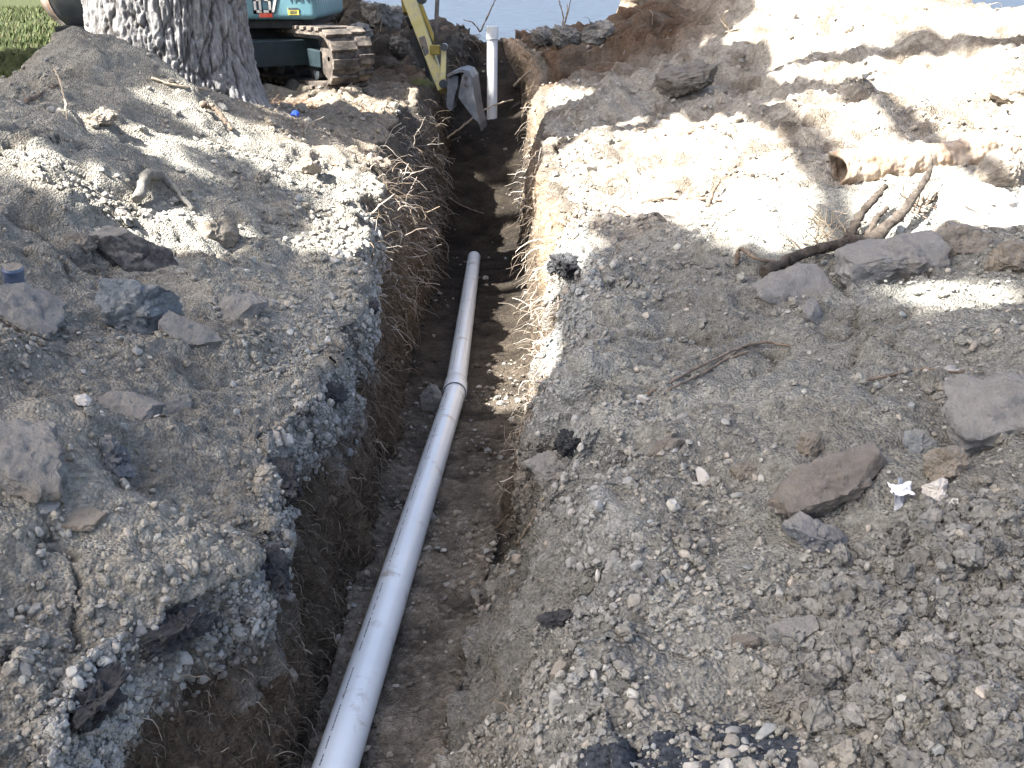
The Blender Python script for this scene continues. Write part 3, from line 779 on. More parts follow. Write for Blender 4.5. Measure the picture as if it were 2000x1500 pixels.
# seam, lamp pocket and scuffed tail panel of the counterweight
def cw_pt(adeg, z, off=.006):
    a = math.radians(adeg); 
    if z < 1.015:
        u = math.acos(max(-1, min(1, 1 - (z - .715) / .30))) / (math.pi / 2); k = .68 + .32 * math.sin(u * math.pi / 2)
    else:
        u = (z - 1.015) / .65; k = 1 - .06 * u * u
    return (-3.22 + (.86 * k + off) * math.cos(a), 9.62 + (.80 * k + off) * math.sin(a), z)
def cw_patch(name, a0, a1, z0, z1, mat, off, n=14):
    V = [cw_pt(a0 + (a1 - a0) * i / n, z0 + (z1 - z0) * j / n, off) for i in range(n + 1) for j in range(n + 1)]
    V += [cw_pt(a0 + (a1 - a0) * i / n, z0 + (z1 - z0) * j / n, .0) for i in range(n + 1) for j in range(n + 1)]
    v = np.arange((n + 1) ** 2).reshape(n + 1, n + 1); o = (n + 1) ** 2
    q = [tuple(x) for x in np.stack([v[:-1, :-1], v[1:, :-1], v[1:, 1:], v[:-1, 1:]], -1).reshape(-1, 4)]
    rim = list(v[:, 0]) + list(v[-1, 1:]) + list(v[-2::-1, -1]) + list(v[0, -2:0:-1])
    q += [(rim[i], rim[(i + 1) % len(rim)], rim[(i + 1) % len(rim)] + o, rim[i] + o) for i in range(len(rim))]
    return link(name, mesh_np(name, np.array(V), np.array(q)), mat, ex)
cw_patch('tail_panel', 168, 224, .76, 1.55, M['steel_rust'], .012)
cw_patch('tail_lamp', 192, 213, .99, 1.12, M['rubber'], .022)
# decals on the side panel: model number, maker's name, warning labels
def text(name, s, loc, size, mat, parent, depth=.0015, shear=0):
    cu = bpy.data.curves.new(name, 'FONT'); cu.body = s; cu.size = size; cu.extrude = depth; cu.shear = shear
    cu.space_character = 1.0
    t = bpy.data.objects.new(name + '_tmp', cu); C.objects.link(t)
    bpy.context.view_layer.update()
    me = bpy.data.meshes.new_from_object(t.evaluated_get(bpy.context.evaluated_depsgraph_get()))
    bpy.data.objects.remove(t)
    me.transform(Matrix.Translation(loc) @ Matrix.Rotation(math.pi / 2, 4, 'X'))
    return link(name, me, mat, parent)
PY = 8.897
def pan(px, py):       # point on the panel's front plane seen at a pixel
    d = (RGT * ((px - 1000) / F) + UPV * ((750 - py) / F) + FWD); t = (PY - CAM.y) / d.y
    return CAM + d * t
b0 = pan(497, 25)
def bold(name, s, p, size, mat, off, depth):
    cu_parts = text(name, s, (p.x, PY - off, p.z), size, mat, ex, depth)
    return cu_parts
def block_digits(name, mat, grow, off):
    """heavy slanted block characters B 3 7 built of bars"""
    bm = bmesh.new()
    s = .066; hgt = .20; wdt = .062; st = .021
    segs = {'B': [(0, 0, st, hgt), (0, 0, wdt, st), (0, hgt / 2 - st / 2, wdt, st), (0, hgt - st, wdt, st), (wdt - st, st * .5, st, hgt / 2 - st * .9), (wdt - st, hgt / 2 + st * .4, st, hgt / 2 - st * .9)],
            '3': [(0, 0, wdt, st), (st * .4, hgt / 2 - st / 2, wdt - st * .4, st), (0, hgt - st, wdt, st), (wdt - st, 0, st, hgt)],
            '7': [(0, hgt - st, wdt, st)]}
    for i, ch in enumerate('B37'):
        x0 = b0.x + i * (wdt + .016)
        for (x, z, w, hh) in segs[ch]:
            bmesh.ops.create_cube(bm, size=1, matrix=Matrix.Translation((x0 + x + w / 2, PY - off, b0.z + z + hh / 2)) @ Matrix.Diagonal((w + grow, .003, hh + grow, 1)))
        if ch == '7':
            m = frame(Vector((1, 0, 0)), Vector((0, 1, 0)), Vector((.28, 0, 1)).normalized(), Vector((x0 + wdt / 2 - .008, PY - off - .0005, b0.z + hgt / 2)))
            bmesh.ops.create_cube(bm, size=1, matrix=m @ Matrix.Diagonal((st + grow, .003, hgt + grow - .002, 1)))
    return link(name, bm_mesh(name, bm), mat, ex)
block_digits('model_number_outline', M['decal_dark'], .014, .0015)
block_digits('model_number', M['white_paint'], .0, .005)
p = pan(562, 3); text('maker_name', 'YANMAR', (p.x, PY - .002, p.z), .085, M['decal_dark'], ex)
def decal(name, px0, py0, px1, py1, mat, off=.002, parent=ex):
    a = pan(px0, py1); b = pan(px1, py0)
    bm = bmesh.new(); box_bm(bm, (b.x - a.x, .003, b.z - a.z), Matrix.Translation(((a.x + b.x) / 2, PY - off, (a.z + b.z) / 2)))
    return link(name, bm_mesh(name, bm), mat, parent)
decal('red_sticker', 507, 26, 532, 34, M['decal_red'])
wl_ = decal('warning_label', 563, 15, 583, 29, M['decal_yellow'])
decal('warning_header', 563, 15, 583, 19, M['decal_dark'], .004)
for k in range(3): decal('warning_line', 566, 21 + k * 2.4, 580, 22 + k * 2.4, M['decal_dark'], .004)
# slew ring and undercarriage
lathe('slew_ring', [(0, .01), (0, .42), (.16, .42), (.16, .01)], Vector((-2.35, 9.5, .60)), (0, 0, 1), M['black'], ex)
TD = Vector((math.cos(math.radians(52)), -math.sin(math.radians(52)), 0)); TS = Vector((-TD.y, TD.x, 0))     # along the track / across it
def track(center, zbase, parent, L=1.9, Rr=.215, W=.38):
    root = empty('track', center); root.parent = parent; root.matrix_parent_inverse = Matrix.Translation(-parent.location)
    c = Vector(center)
    half = L / 2 - Rr
    zc = zbase + Rr + .02
    per = 2 * (2 * half) + 2 * math.pi * Rr
    def path(s):
        s %= per
        if s < 2 * half: return (-half + s, Rr, 0.0)
        s -= 2 * half
        if s < math.pi * Rr: a = s / Rr; return (half + Rr * math.sin(a), Rr * math.cos(a), -a)
        s -= math.pi * Rr
        if s < 2 * half: return (half - s, -Rr, -math.pi)
        s -= 2 * half; a = s / Rr; return (-half - Rr * math.sin(a), -Rr * math.cos(a), -math.pi - a)
    # belt
    prof = [path(per * i / 96) for i in range(96)]
    V = []; Fq = []
    for (x, z, a) in prof:
        for (sw, k) in ((-1, 1.0), (1, 1.0), (1, .86), (-1, .86)):
            zz = z * k if True else z
            xx = x if abs(x) <= half else (half + (abs(x) - half) * k) * (1 if x > 0 else -1)
            V.append(tuple(c + TD * xx + TS * (sw * W * .47) + Vector((0, 0, zc - c.z + zz))))
    n = len(prof)
    for i in range(n):
        j = (i + 1) % n
        for k in range(4):
            k2 = (k + 1) % 4; Fq.append((i * 4 + k, j * 4 + k, j * 4 + k2, i * 4 + k2))
    me = bpy.data.meshes.new('belt'); me.from_pydata(V, [], Fq)
    b = link('belt', me, M['track']); b.parent = parent; b.matrix_parent_inverse = Matrix.Translation(-parent.location)
    bpy.data.objects.remove(root)
    # shoes: each a ribbed plate
    shoe_me = None
    ns = 34
    for i in range(ns):
        x, z, a = path(per * (i + .5) / ns)
        nrm = TD * math.sin(-a) + Vector((0, 0, 1)) * math.cos(a)
        tan_ = TS.cross(nrm)
        if shoe_me is None:
            bm = bmesh.new()
            box_bm(bm, (W * .62, per / ns * .60, .030), Matrix.Translation((-W * .19, 0, .012)), .006)
            box_bm(bm, (W * .36, per / ns * .60, .026), Matrix.Translation((W * .31, per / ns * .22, .010)), .006)
            shoe_me = bm_mesh('shoe', bm); shoe_me.materials.append(M['track'])
        o = bpy.data.objects.new('shoe', shoe_me); C.objects.link(o); o.parent = b
        mw = frame(TS, tan_ * -1, nrm, c + TD * x + Vector((0, 0, zc - c.z + z)) + nrm * .004)
        o.matrix_parent_inverse = Matrix.Identity(4)
        o.matrix_world = mw
    # idlers, rollers and side beam
    for sx in (-1, 1):
        lathe('idler_wheel', [(-.10, .02), (-.10, .15), (-.085, .175), (.085, .175), (.10, .15), (.10, .02)], c + TD * (half * sx) + Vector((0, 0, zc - c.z)), TS, M['track'], parent)
    for k in range(4):
        lathe('roller', [(-.09, .01), (-.09, .065), (.09, .065), (.09, .01)], c + TD * (-half * .65 + k * half * .43) + Vector((0, 0, zc - c.z - .12)), TS, M['steel_dark'], parent)
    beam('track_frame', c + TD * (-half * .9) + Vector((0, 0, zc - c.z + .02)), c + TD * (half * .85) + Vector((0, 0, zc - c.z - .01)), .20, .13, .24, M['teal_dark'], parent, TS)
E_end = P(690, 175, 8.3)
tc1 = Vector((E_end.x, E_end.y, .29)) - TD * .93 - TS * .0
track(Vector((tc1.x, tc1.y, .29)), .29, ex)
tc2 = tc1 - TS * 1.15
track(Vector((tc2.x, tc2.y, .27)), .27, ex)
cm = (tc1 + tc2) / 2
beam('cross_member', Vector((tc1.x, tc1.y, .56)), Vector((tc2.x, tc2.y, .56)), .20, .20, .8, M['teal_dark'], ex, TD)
# boom, arm, linkage, bucket
armT = P(800, 0, 9.75); armB = P(866, 178, 9.55)
dirA = (armB - armT).normalized()
armTop = armT - dirA * 1.85
beam('arm', armTop, armB, .19, .085, .11, M['yellow'], ex)
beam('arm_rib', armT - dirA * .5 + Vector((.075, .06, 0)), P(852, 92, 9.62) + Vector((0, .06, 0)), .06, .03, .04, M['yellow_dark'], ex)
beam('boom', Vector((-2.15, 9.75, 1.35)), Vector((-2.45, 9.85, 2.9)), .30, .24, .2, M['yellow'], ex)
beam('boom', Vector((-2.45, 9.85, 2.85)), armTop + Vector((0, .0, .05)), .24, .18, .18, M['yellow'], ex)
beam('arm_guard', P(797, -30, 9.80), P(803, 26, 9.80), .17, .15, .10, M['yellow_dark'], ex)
beam('guard_shadow_plate', P(806, 32, 9.82), P(812, 52, 9.82), .14, .12, .08, M['black'], ex)  # black plate standing in for the shadow below the guard
beam('blade_bracket', P(812, 72, 9.72), P(846, 165, 9.66), .11, .06, .05, M['black'], ex)
lk = beam('link_plate', P(824, 72, 9.60), P(851, 165, 9.56), .058, .05, .02, M['steel_dark'], ex)
for (px, py) in ((826, 94), (832, 115), (838, 135)):
    pt = P(px, py, 9.585)
    lathe('link_hole', [(0, .001), (0, .014), (.004, .014)], pt, (0, -1, 0), M['black'], ex, 16)
tube('cylinder_rod', [P(857, -60, 9.5), P(852, 45, 9.5), P(851, 90, 9.5)], .020, M['rubber'], ex, 14)
rounded = P(850, 97, 9.5)
bm = bmesh.new(); box_bm(bm, (.095, .10, .085), Matrix.Translation(rounded), .012)
link('pin_bracket', bm_mesh('pin_bracket', bm), M['yellow_dark'], ex)
beam('tipping_link', P(867, 92, 9.5), P(865, 165, 9.48), .045, .055, .05, M['yellow'], ex, bevel=.012)
for (px, py, r) in ((868, 92, .032), (866, 163, .038), (824, -2, .045)):
    lathe('pin', [(-.05, .001), (-.05, r), (.06, r), (.06, .001)], P(px, py, 9.45), (0, 1, 0), M['steel_dark'], ex, 20)
bk_out = [(871, 152), (874, 140), (890, 138), (902, 134), (914, 138), (923, 152), (925, 170), (926, 190), (930, 210), (937, 240), (929, 232), (912, 212), (898, 196), (889, 190), (884, 205), (881, 217), (874, 217), (869, 205), (871, 180)]
bucket_axis = Vector((.10, 1, 0)).normalized()
bshell = [(872, 146), (886, 139), (903, 135), (915, 139), (923, 152), (926, 175), (930, 208), (938, 242), (934, 243), (925, 210), (920, 178), (917, 156), (911, 145), (902, 141), (887, 145), (874, 151)]
prism('bucket', [P(x, y, 9.36) for x, y in bshell], bucket_axis, .42, M['bucket'], ex, .004)
side_out = [(895, 190), (898, 168), (903, 148), (910, 140), (918, 146), (924, 160), (926, 185), (931, 212), (938, 242), (925, 232), (912, 214)]
for off in (0, .40):
    prism('bucket_side', [P(x, y, 9.35) + bucket_axis * off for x, y in side_out], bucket_axis, .018, M['bucket'], ex, .003)
ear = [(871, 150), (882, 146), (893, 150), (893, 170), (886, 190), (883, 215), (876, 219), (869, 208), (871, 180)]
for off in (.06, .24):
    prism('bucket_ear', [P(x, y, 9.36) + bucket_axis * off for x, y in ear], bucket_axis, .025, M['bucket'], ex, .004)
for (px, py) in ((910, 152), (911, 166)):
    lathe('bucket_bolt', [(0, .001), (0, .016), (.012, .014), (.012, .001)], P(px, py, 9.345), (0, -1, 0), M['steel_dark'], ex, 14)
for k in range(4):
    q = P(937, 241, 9.37) + bucket_axis * (.03 + .115 * k)
    beam('tooth', q, q + Vector((.015, 0, -.07)), .03, .012, .04, M['bucket'], ex, bevel=.002)

# ------------------------------------------------------------------ larger stones, slabs and asphalt pieces, one by one
g_l = 'larger stones on the left bank'; g_r = 'larger stones on the right bank'; g_a = 'broken pieces of old asphalt'
rock('stone', 'blue-grey pointed rock on the left bank, tallest of a cluster of three', 'rock', 275, 632, 150, (.45, .80), M['rock_blue'], 111, 10, (-14, 8), .16, .35, 6, .04, group=g_l)
rock('stone', 'grey brick-like slab in front of the blue-grey pointed rock', 'rock', 368, 664, 122, (.62, .36), M['rock_grey'], 12, -4, (6, 2), .12, .75, 4, .025, True, group=g_l)
rock('stone', 'thin grey slab leaning right of the blue-grey pointed rock', 'rock', 462, 612, 130, (.75, .22), M['rock_grey'], 13, 28, (10, -8), .22, .6, 5, .03, True, group=g_l)
rock('stone', 'flat dusty slab jutting in at the left picture edge', 'rock', 25, 632, 175, (.85, .34), M['rock_grey'], 114, 6, (6, 6), .10, .72, 4, .035, True, group=g_l)
rock('stone', 'low grey flat stone half sunk in the left bank below the slab cluster', 'rock', 240, 802, 150, (.62, .28), M['rock_grey'], 15, 8, (2, 0), .45, .5, 6, .03, True, group=g_l)
rock('stone', 'small grey stone touching the low flat stone on the left bank', 'rock', 345, 790, 60, (.9, .3), M['rock_grey'], 16, 20, (0, 0), .4, .5, 6, .03, True, group=g_l)
rock('stone', 'broad pale grey boulder half buried at the left picture edge', 'rock', 50, 905, 200, (.9, .36), M['rock_grey'], 117, 12, (4, 4), .45, .6, 5, .04, True, group=g_l)
rock('asphalt_chunk', 'dark blue-grey asphalt lump on the left bank beside the broad pale boulder', 'asphalt', 222, 903, 95, (.6, .42), M['asphalt_top'], 18, -25, (8, 0), .25, .5, 6, .06, group=g_a)
rock('stone', 'rounded tan boulder in the sunlit strip of the left bank', 'rock', 418, 462, 88, (.8, .62), M['rock_tan'], 19, 15, (0, 5), .3, .3, 5, .03, group=g_l)
rock('stone', 'upright pale rock in sun at the lower end of the bright strip near the tree', 'rock', 603, 340, 46, (.8, 1.3), M['rock_tan'], 220, 0, (-10, 10), .2, .3, 6, .04, group=g_l, align=.3)
rock('stone', 'small sunlit tan hump high on the left bank below the heap top', 'rock', 200, 238, 70, (.6, .5), M['rock_tan'], 21, 0, (0, 10), .35, .3, 5, .04, group=g_l)
rock('stone', 'grey stone poking from soil above the black buried asphalt edge', 'rock', 155, 478, 60, (.7, .5), M['rock_brown'], 22, -10, (0, 0), .3, .5, 6, .04, group=g_l)
rock('asphalt_slab', 'long black asphalt slab edge buried in the left bank', 'asphalt', 268, 508, 200, (.45, .13), M['asphalt_dusty'], 123, -6, (10, 5), .30, .8, 3, .03, True, group=g_a)
rock('stone', 'bluish flat stone low at the left picture edge beneath the broad boulder', 'rock', 85, 985, 62, (.8, .4), M['rock_blue'], 24, 10, (0, 0), .35, .4, 6, .03, group=g_l)
rock('stone', 'thin ledge of stone with a dark gap beneath, lower left bank', 'rock', 170, 1015, 100, (.6, .2), M['rock_tan'], 25, -3, (6, 2), .2, .6, 6, .03, True, group=g_l)
rock('stone', 'pale triangular stone left of the low flat stone on the left bank', 'rock', 165, 786, 34, (.9, .6), M['rock_pale'], 26, 30, (0, 0), .3, .4, 6, .03, group=g_l)
# asphalt crust left in the rims of the cut: broken edge of the old driveway
def crust(label, side, Y, length, seed, thick=.032, down=9, wid=.055, tilt=0):
    i = int(np.argmin(np.abs(Yr - Y)))
    cidx = nl + down if side == 'l' else nl + 2 * NW + NF - 1 - down
    p = flat[i * NC + cidx]; a_ = flat[max(i - 14, 0) * NC + cidx]; b_ = flat[min(i + 14, NR - 1) * NC + cidx]
    yaw = math.atan2(b_[1] - a_[1], b_[0] - a_[0])
    V, Fc = rock_verts((length, wid * 1.25, thick * 1.35), seed, .75, 9, .12, 5, True)
    q = V / length + seed
    V *= (1 + .18 * fbm(q, 16, 3, seed))[:, None]
    o = link('asphalt_chunk', mesh_np('asphalt_chunk', V, Fc, True), M['asphalt'], loc=Vector(p) + Vector(Nd[i * NC + cidx]) * .016 + Vector((.012 if side == 'l' else -.012, 0, -.004)))
    try: o.data.set_sharp_from_angle(angle=math.radians(35))
    except Exception: pass
    o.rotation_euler = (math.radians(tilt), 0, yaw)
    return tag(o, label, 'asphalt', g_a)
crust('black asphalt crust in the left trench rim level with the sunlit roots', 'l', 4.12, .26, 41)
crust('black asphalt crust in the left trench rim just nearer than the root tangle', 'l', 3.72, .15, 49)
crust('black asphalt crust overhanging the left trench rim beside the pipe collar', 'l', 2.88, .17, 42, .036, 8)
crust('crumbling black asphalt crust on the left trench rim at mid height', 'l', 2.26, .24, 43, .045, 7)
crust('thin black asphalt crust line on the left rim under the ledge', 'l', 1.93, .17, 44, .022, 8)
crust('black ragged asphalt crust on the left trench rim close to the camera', 'l', 1.62, .16, 50, .036, 7)
crust('lowest black asphalt crust on the left trench rim near the camera', 'l', 1.40, .15, 45, .034, 7)
crust('black asphalt crust at the top of the right trench wall, farthest of the right rim', 'r', 4.45, .20, 46, .05, 10, .08)
crust('dark asphalt bit below the grey ledge on the right trench rim', 'r', 2.55, .10, 48, .035, 12)
rock('asphalt_chunk', 'dark asphalt lump lying on the slumped right slope low down', 'asphalt', 1093, 1212, 90, (.5, .3), M['asphalt'], 47, -4, (0, 0), .3, .7, 6, .07, True, group=g_a)
# right bank
rock('stone', 'long brown slab rock lying aslant on the right bank', 'rock', 1612, 968, 250, (.40, .33), M['rock_brown'], 151, 20, (20, -3), .12, .72, 3, .025, group=g_r, sub=5)
rock('boulder', 'large pale slab boulder overhanging a dark hollow at the right edge', 'rock', 1940, 858, 250, (.62, .38), M['rock_grey'], 152, 8, (10, 0), -.32, .8, 3, .03, group=g_r, sub=5)
rock('stone', 'brown block propping up the large overhanging slab boulder', 'rock', 1845, 920, 75, (.8, .9), M['rock_tan'], 53, 0, (0, 0), .25, .5, 6, .04, group=g_r)
rock('asphalt_chunk', 'tilted asphalt piece with black broken edge below the long brown slab', 'asphalt', 1588, 1060, 130, (.62, .30), M['asphalt_top'], 54, -32, (16, 14), .1, .75, 5, .04, True, group=g_a)
rock('stone', 'squarish smooth grey block on the lower right bank', 'rock', 1556, 1246, 104, (.62, .58), M['rock_grey'], 55, 4, (12, 0), .2, .65, 5, .02, group=g_r)
rock('stone', 'small stone with brown face left of the squarish grey block', 'rock', 1456, 1256, 64, (.6, .42), M['rock_brown'], 56, -8, (0, 0), .25, .4, 6, .04, group=g_r)
rock('earth_clod', 'round grey clod below the squarish block, largest clod of the pile', 'clod', 1555, 1375, 84, (.9, .72), M['clod'], 57, 0, (0, 0), .25, .2, 3, .06, group='larger clods on the right bank')
rock('stone', 'wide flat-topped grey rock beside the cut log', 'rock', 1745, 538, 205, (.62, .36), M['rock_grey'], 158, 4, (8, 0), .2, .78, 3, .03, group=g_r, sub=5)
rock('slab', 'thin dusty grey slab lying under the log end', 'rock', 1555, 565, 175, (.6, .12), M['rock_grey'], 59, 22, (6, -6), .2, .6, 6, .03, True, group=g_r)
rock('slab', 'grey slab standing tilted below the log', 'rock', 1590, 618, 70, (1.1, .25), M['rock_grey'], 60, 35, (10, 24), .3, .6, 5, .03, True, group=g_r)
rock('stone', 'rounded sandy rock between the white boulder and the flat-topped rock', 'rock', 1868, 480, 130, (.6, .42), M['rock_tan'], 61, 0, (0, 0), .25, .3, 5, .03, group=g_r)
rock('boulder', 'big bright white boulder in full sun near the rusty pipe', 'rock', 1920, 420, 215, (.6, .42), M['rock_pale'], 162, -6, (2, 2), .2, .55, 3, .03, group=g_r, sub=5)
rock('stone', 'lumpy brown rock cut by the right picture edge below the white boulder', 'rock', 1985, 520, 100, (.8, .75), M['rock_tan'], 63, 0, (0, 0), .3, .35, 5, .04, group=g_r)
rock('stone', 'tan rock at the right picture edge high on the spoil mound', 'rock', 1985, 195, 100, (.7, .85), M['rock_tan'], 64, 0, (0, 0), .3, .35, 6, .03, group=g_r)
rock('stone', 'sunlit tan block behind the white boulder, under the rusty pipe', 'rock', 1960, 350, 120, (.7, .5), M['rock_tan'], 65, 8, (0, 0), .3, .5, 6, .03, group=g_r)
rock('stone', 'dark blocky rock lying in the shadow band far up the right bank', 'rock', 1355, 172, 145, (.55, .38), M['rock_brown'], 66, -6, (0, 4), .2, .5, 6, .04, group=g_r)
rock('stone', 'pale angular block above the long brown slab', 'rock', 1582, 876, 66, (.75, .7), M['rock_tan'], 67, 18, (14, 0), .25, .5, 6, .03, group=g_r)
rock('stone', 'small pinkish stone left of the long brown slab', 'rock', 1452, 918, 60, (.7, .5), M['rock_tan'], 68, 4, (0, 0), .35, .4, 6, .04, group=g_r)
rock('slab', 'thin crust of soil-covered stone at the slope edge over the slump', 'rock', 1300, 872, 80, (.5, .22), M['rock_brown'], 69, 14, (4, 0), .25, .5, 5, .04, True, group=g_r)
rock('stone', 'pale knobbly stone at the top of the clod pile under the hollow', 'rock', 1835, 962, 54, (.9, .8), M['rock_pale'], 70, 0, (0, 0), .3, .3, 4, .05, group=g_r)
rock('stone', 'smooth blue-grey stone on the clod pile right of the white scrap', 'rock', 1950, 1018, 44, (.7, .6), M['rock_blue'], 71, 20, (0, 0), .3, .3, 4, .03, group=g_r)
rock('stone', 'dark grey block beside the brown propping block', 'rock', 1795, 868, 70, (.7, .45), M['rock_blue'], 72, -12, (0, 0), .3, .5, 5, .04, group=g_r)
# in and around the trench
rock('stone', 'grey slab stone leaning on the left trench wall beside the pipe collar', 'rock', 845, 800, 44, (.5, 1.6), M['rock_grey'], 81, 10, (-12, 8), .15, .4, 6, .04, group='stones in the trench', align=.1)
rock('ledge', 'grey lump of compacted base jutting from the right rim above the slump', 'clod', 1085, 925, 115, (.7, .42), M['rock_grey'], 82, -20, (6, -10), .45, .35, 5, .05, group='stones in the trench')
# far side
rock('boulder', 'sunlit orange-tan rock behind the teal excavator panel', 'rock', 640, 30, 62, (.7, .9), M['rock_tan'], 91, 0, (0, 0), .1, .35, 6, .04, group='rocks on the far heap')
rock('stone', 'pale rough rock on the dark far heap behind the track', 'rock', 705, 75, 52, (.8, .6), M['rock_grey'], 92, 0, (0, 0), .2, .35, 5, .05, group='rocks on the far heap')
rock('stone', 'dull grey rock beside the excavator arm on the far heap', 'rock', 778, 102, 46, (.8, .8), M['rock_brown'], 93, 0, (0, 0), .2, .3, 5, .05, group='rocks on the far heap')
rock('boulder', 'dark round boulder against the road left of the far bank crest', 'rock', 1062, 84, 42, (.8, .85), M['clod'], 94, 0, (0, 0), .15, .3, 5, .05, group='rocks on the far heap')
rock('boulder', 'dark humped boulder on the far bank crest against the road', 'rock', 1105, 80, 60, (.8, .6), M['clod'], 95, 0, (0, 0), .2, .3, 5, .05, group='rocks on the far heap')
rock('boulder', 'dark low boulder on the crest beside the distant tree', 'rock', 1165, 70, 70, (.8, .5), M['clod'], 96, 10, (0, 0), .2, .3, 5, .05, group='rocks on the far heap')
rock('boulder', 'big dark clod on the left of the far heap near the excavator arm', 'clod', 745, 40, 90, (.8, .6), M['clod'], 97, 10, (0, 0), .3, .3, 5, .06, group='rocks on the far heap')

# ------------------------------------------------------------------ rusty corrugated pipe, log, branches
def rusty_pipe():
    a = P(1632, 335, 4.72); b = P(1975, 296, 4.80)
    la, _, _ = hit(1640, 362)
    root = empty('rusty_pipe', a); tag(root, 'rust-brown corroded old pipe lying in bright sun on the right bank', 'pipe')
    ax = (b - a).normalized(); s = ax.cross(Vector((0, 0, 1))).normalized(); u = s.cross(ax)
    L = (b - a).length; n, sd = 130, 72; R = .092
    T, TH_ = np.meshgrid(np.linspace(0, L, n), np.linspace(0, 2 * math.pi, sd, endpoint=False), indexing='ij')
    q = np.stack([T * 1.0, np.cos(TH_) * R, np.sin(TH_) * R], -1).reshape(-1, 3)
    r = R + .0018 * np.sin(T.ravel() * 190) + .013 * fbm(q, 22, 4, 3) - .012 * T.ravel() / L
    wav = .02 * np.sin(TH_.ravel() * 2 + 1) * np.exp(-T.ravel() / .05)
    ri = r - .016
    def pt(t, th, r):
        return np.array(a)[None] + np.outer(t, np.array(ax)) + np.outer(r * np.cos(th), np.array(s)) + np.outer(r * np.sin(th), np.array(u))
    V = np.concatenate([pt(T.ravel() + wav, TH_.ravel(), r), pt(T.ravel() + wav, TH_.ravel(), ri)])
    v = np.arange(n * sd).reshape(n, sd); o = n * sd
    q1 = np.stack([v[:-1], np.roll(v[:-1], -1, 1), np.roll(v[1:], -1, 1), v[1:]], -1).reshape(-1, 4)
    q2 = q1[:, ::-1] + o
    e0 = np.stack([v[0] + o, np.roll(v[0], -1) + o, np.roll(v[0], -1), v[0]], -1)
    e1 = np.stack([v[-1], np.roll(v[-1], -1), np.roll(v[-1], -1) + o, v[-1] + o], -1)
    link('barrel', mesh_np('barrel', V, np.concatenate([q1, q2, e0, e1])), M['clay'], root)
rusty_pipe()

def branch_mesh(pts, r0, r1, seed, sides=10, wob=.25, n=26):
    r = np.random.default_rng(seed)
    pts = np.array([list(p) for p in pts], float)
    k = np.linspace(0, 1, len(pts)); t = np.linspace(0, 1, n)
    # smooth through control points
    Q = np.stack([np.interp(t, k, pts[:, i]) for i in range(3)], 1)
    for _ in range(3): Q[1:-1] = (Q[:-2] + 2 * Q[1:-1] + Q[2:]) / 4
    rad = r0 + (r1 - r0) * t
    Q[1:-1] += (r.normal(size=(n - 2, 3)) * rad[1:-1, None] * wob)
    rad = rad * (1 + .16 * r.normal(size=n))
    return Q, np.clip(rad, .0008, None)

def twig(name, label, cat, px_pts, r0, r1, mat, seed, lift=.006, group=None, parent=None, sides=7, wob=.25):
    pts = []
    for it in px_pts:
        if len(it) == 2:
            l, nrm, d = hit(*it); pts.append(l + nrm * (lift + r0 * .6))
        elif len(it) == 3:
            l, nrm, d = hit(it[0], it[1]); pts.append(l + Vector((0, 0, it[2])))
    Q, rad = branch_mesh(pts, r0, r1, seed, wob=wob)
    o = tube(name, Q, rad, mat, parent, sides)
    if label: tag(o, label, cat, group)
    return o

lg = empty('cut_log', hit(1500, 548)[0]); tag(lg, 'cut grey log with snapped limbs lying across the right bank', 'log')
def on(px, py, z): l, n_, d = hit(px, py); return l + Vector((0, 0, z))
Q, rad = branch_mesh([on(1490, 548, .03), on(1560, 520, .05), on(1640, 500, .05), on(1720, 488, .05)], .024, .020, 5, wob=.12)
tube('stem', Q, rad * (1 + .12 * np.sin(np.arange(len(rad)) * 1.7)), M['wood_dark'], lg, 12)
Q, rad = branch_mesh([on(1652, 488, .04), on(1680, 455, .09), on(1722, 425, .13)], .022, .012, 6, wob=.12)
tube('limb', Q, rad, M['wood_dark'], lg, 10)
Q, rad = branch_mesh([on(1700, 492, .05), on(1760, 455, .09), on(1805, 405, .13), on(1808, 385, .16)], .026, .006, 7, wob=.12)
tube('limb', Q, rad, M['wood_dark'], lg, 10)
Q, rad = branch_mesh([on(1690, 490, .05), on(1705, 465, .08), on(1728, 452, .10)], .016, .009, 8, wob=.12)
tube('limb', Q, rad, M['wood_dark'], lg, 8)
gt = 'loose sticks and roots on the banks'
twig('stick', 'crooked dark stick left of the cut log, one end raised', 'stick', [(1438, 522, .01), (1442, 505, .05), (1475, 515, .02), (1512, 522, .02)], .009, .007, M['wood'], 31, group=gt)
twig('root', 'long dark root arching over the right bank midway', 'root', [(1262, 770), (1330, 735), (1400, 700), (1450, 678), (1500, 672), (1545, 676)], .005, .004, M['wood'], 32, group=gt)
twig('root', 'second thin root just under the long arching root', 'root', [(1310, 762), (1370, 735), (1420, 705), (1460, 690)], .004, .003, M['wood'], 33, group=gt)
twig('root', 'thin black root lying flat on the right bank below the rock pile', 'root', [(1685, 748), (1740, 735), (1800, 722), (1850, 730), (1920, 731)], .0045, .0035, M['wood'], 34, group=gt)
twig('stick', 'long pale stick leaning across the trench in front of the riser', 'stick', [(874, 282, .06), (920, 258, .12), (960, 238, .16), (1003, 214, .10)], .010, .007, M['wood_pale'], 35, group=gt)
twig('root', 'white root end trailing on the left bank below the trunk', 'root', [(295, 155), (330, 168), (365, 174), (400, 176)], .007, .006, M['wood_pale'], 36, group=gt)
twig('stick', 'thin pale stem standing against the left spoil heap', 'stick', [(110, 155, .05), (122, 180, .04), (130, 215, .02), (131, 235, .0)], .006, .004, M['wood_pale'], 37, group=gt)
twig('stick', 'dark short stick on the left spoil heap', 'stick', [(55, 200), (80, 190), (112, 172)], .012, .008, M['wood'], 38, group=gt)
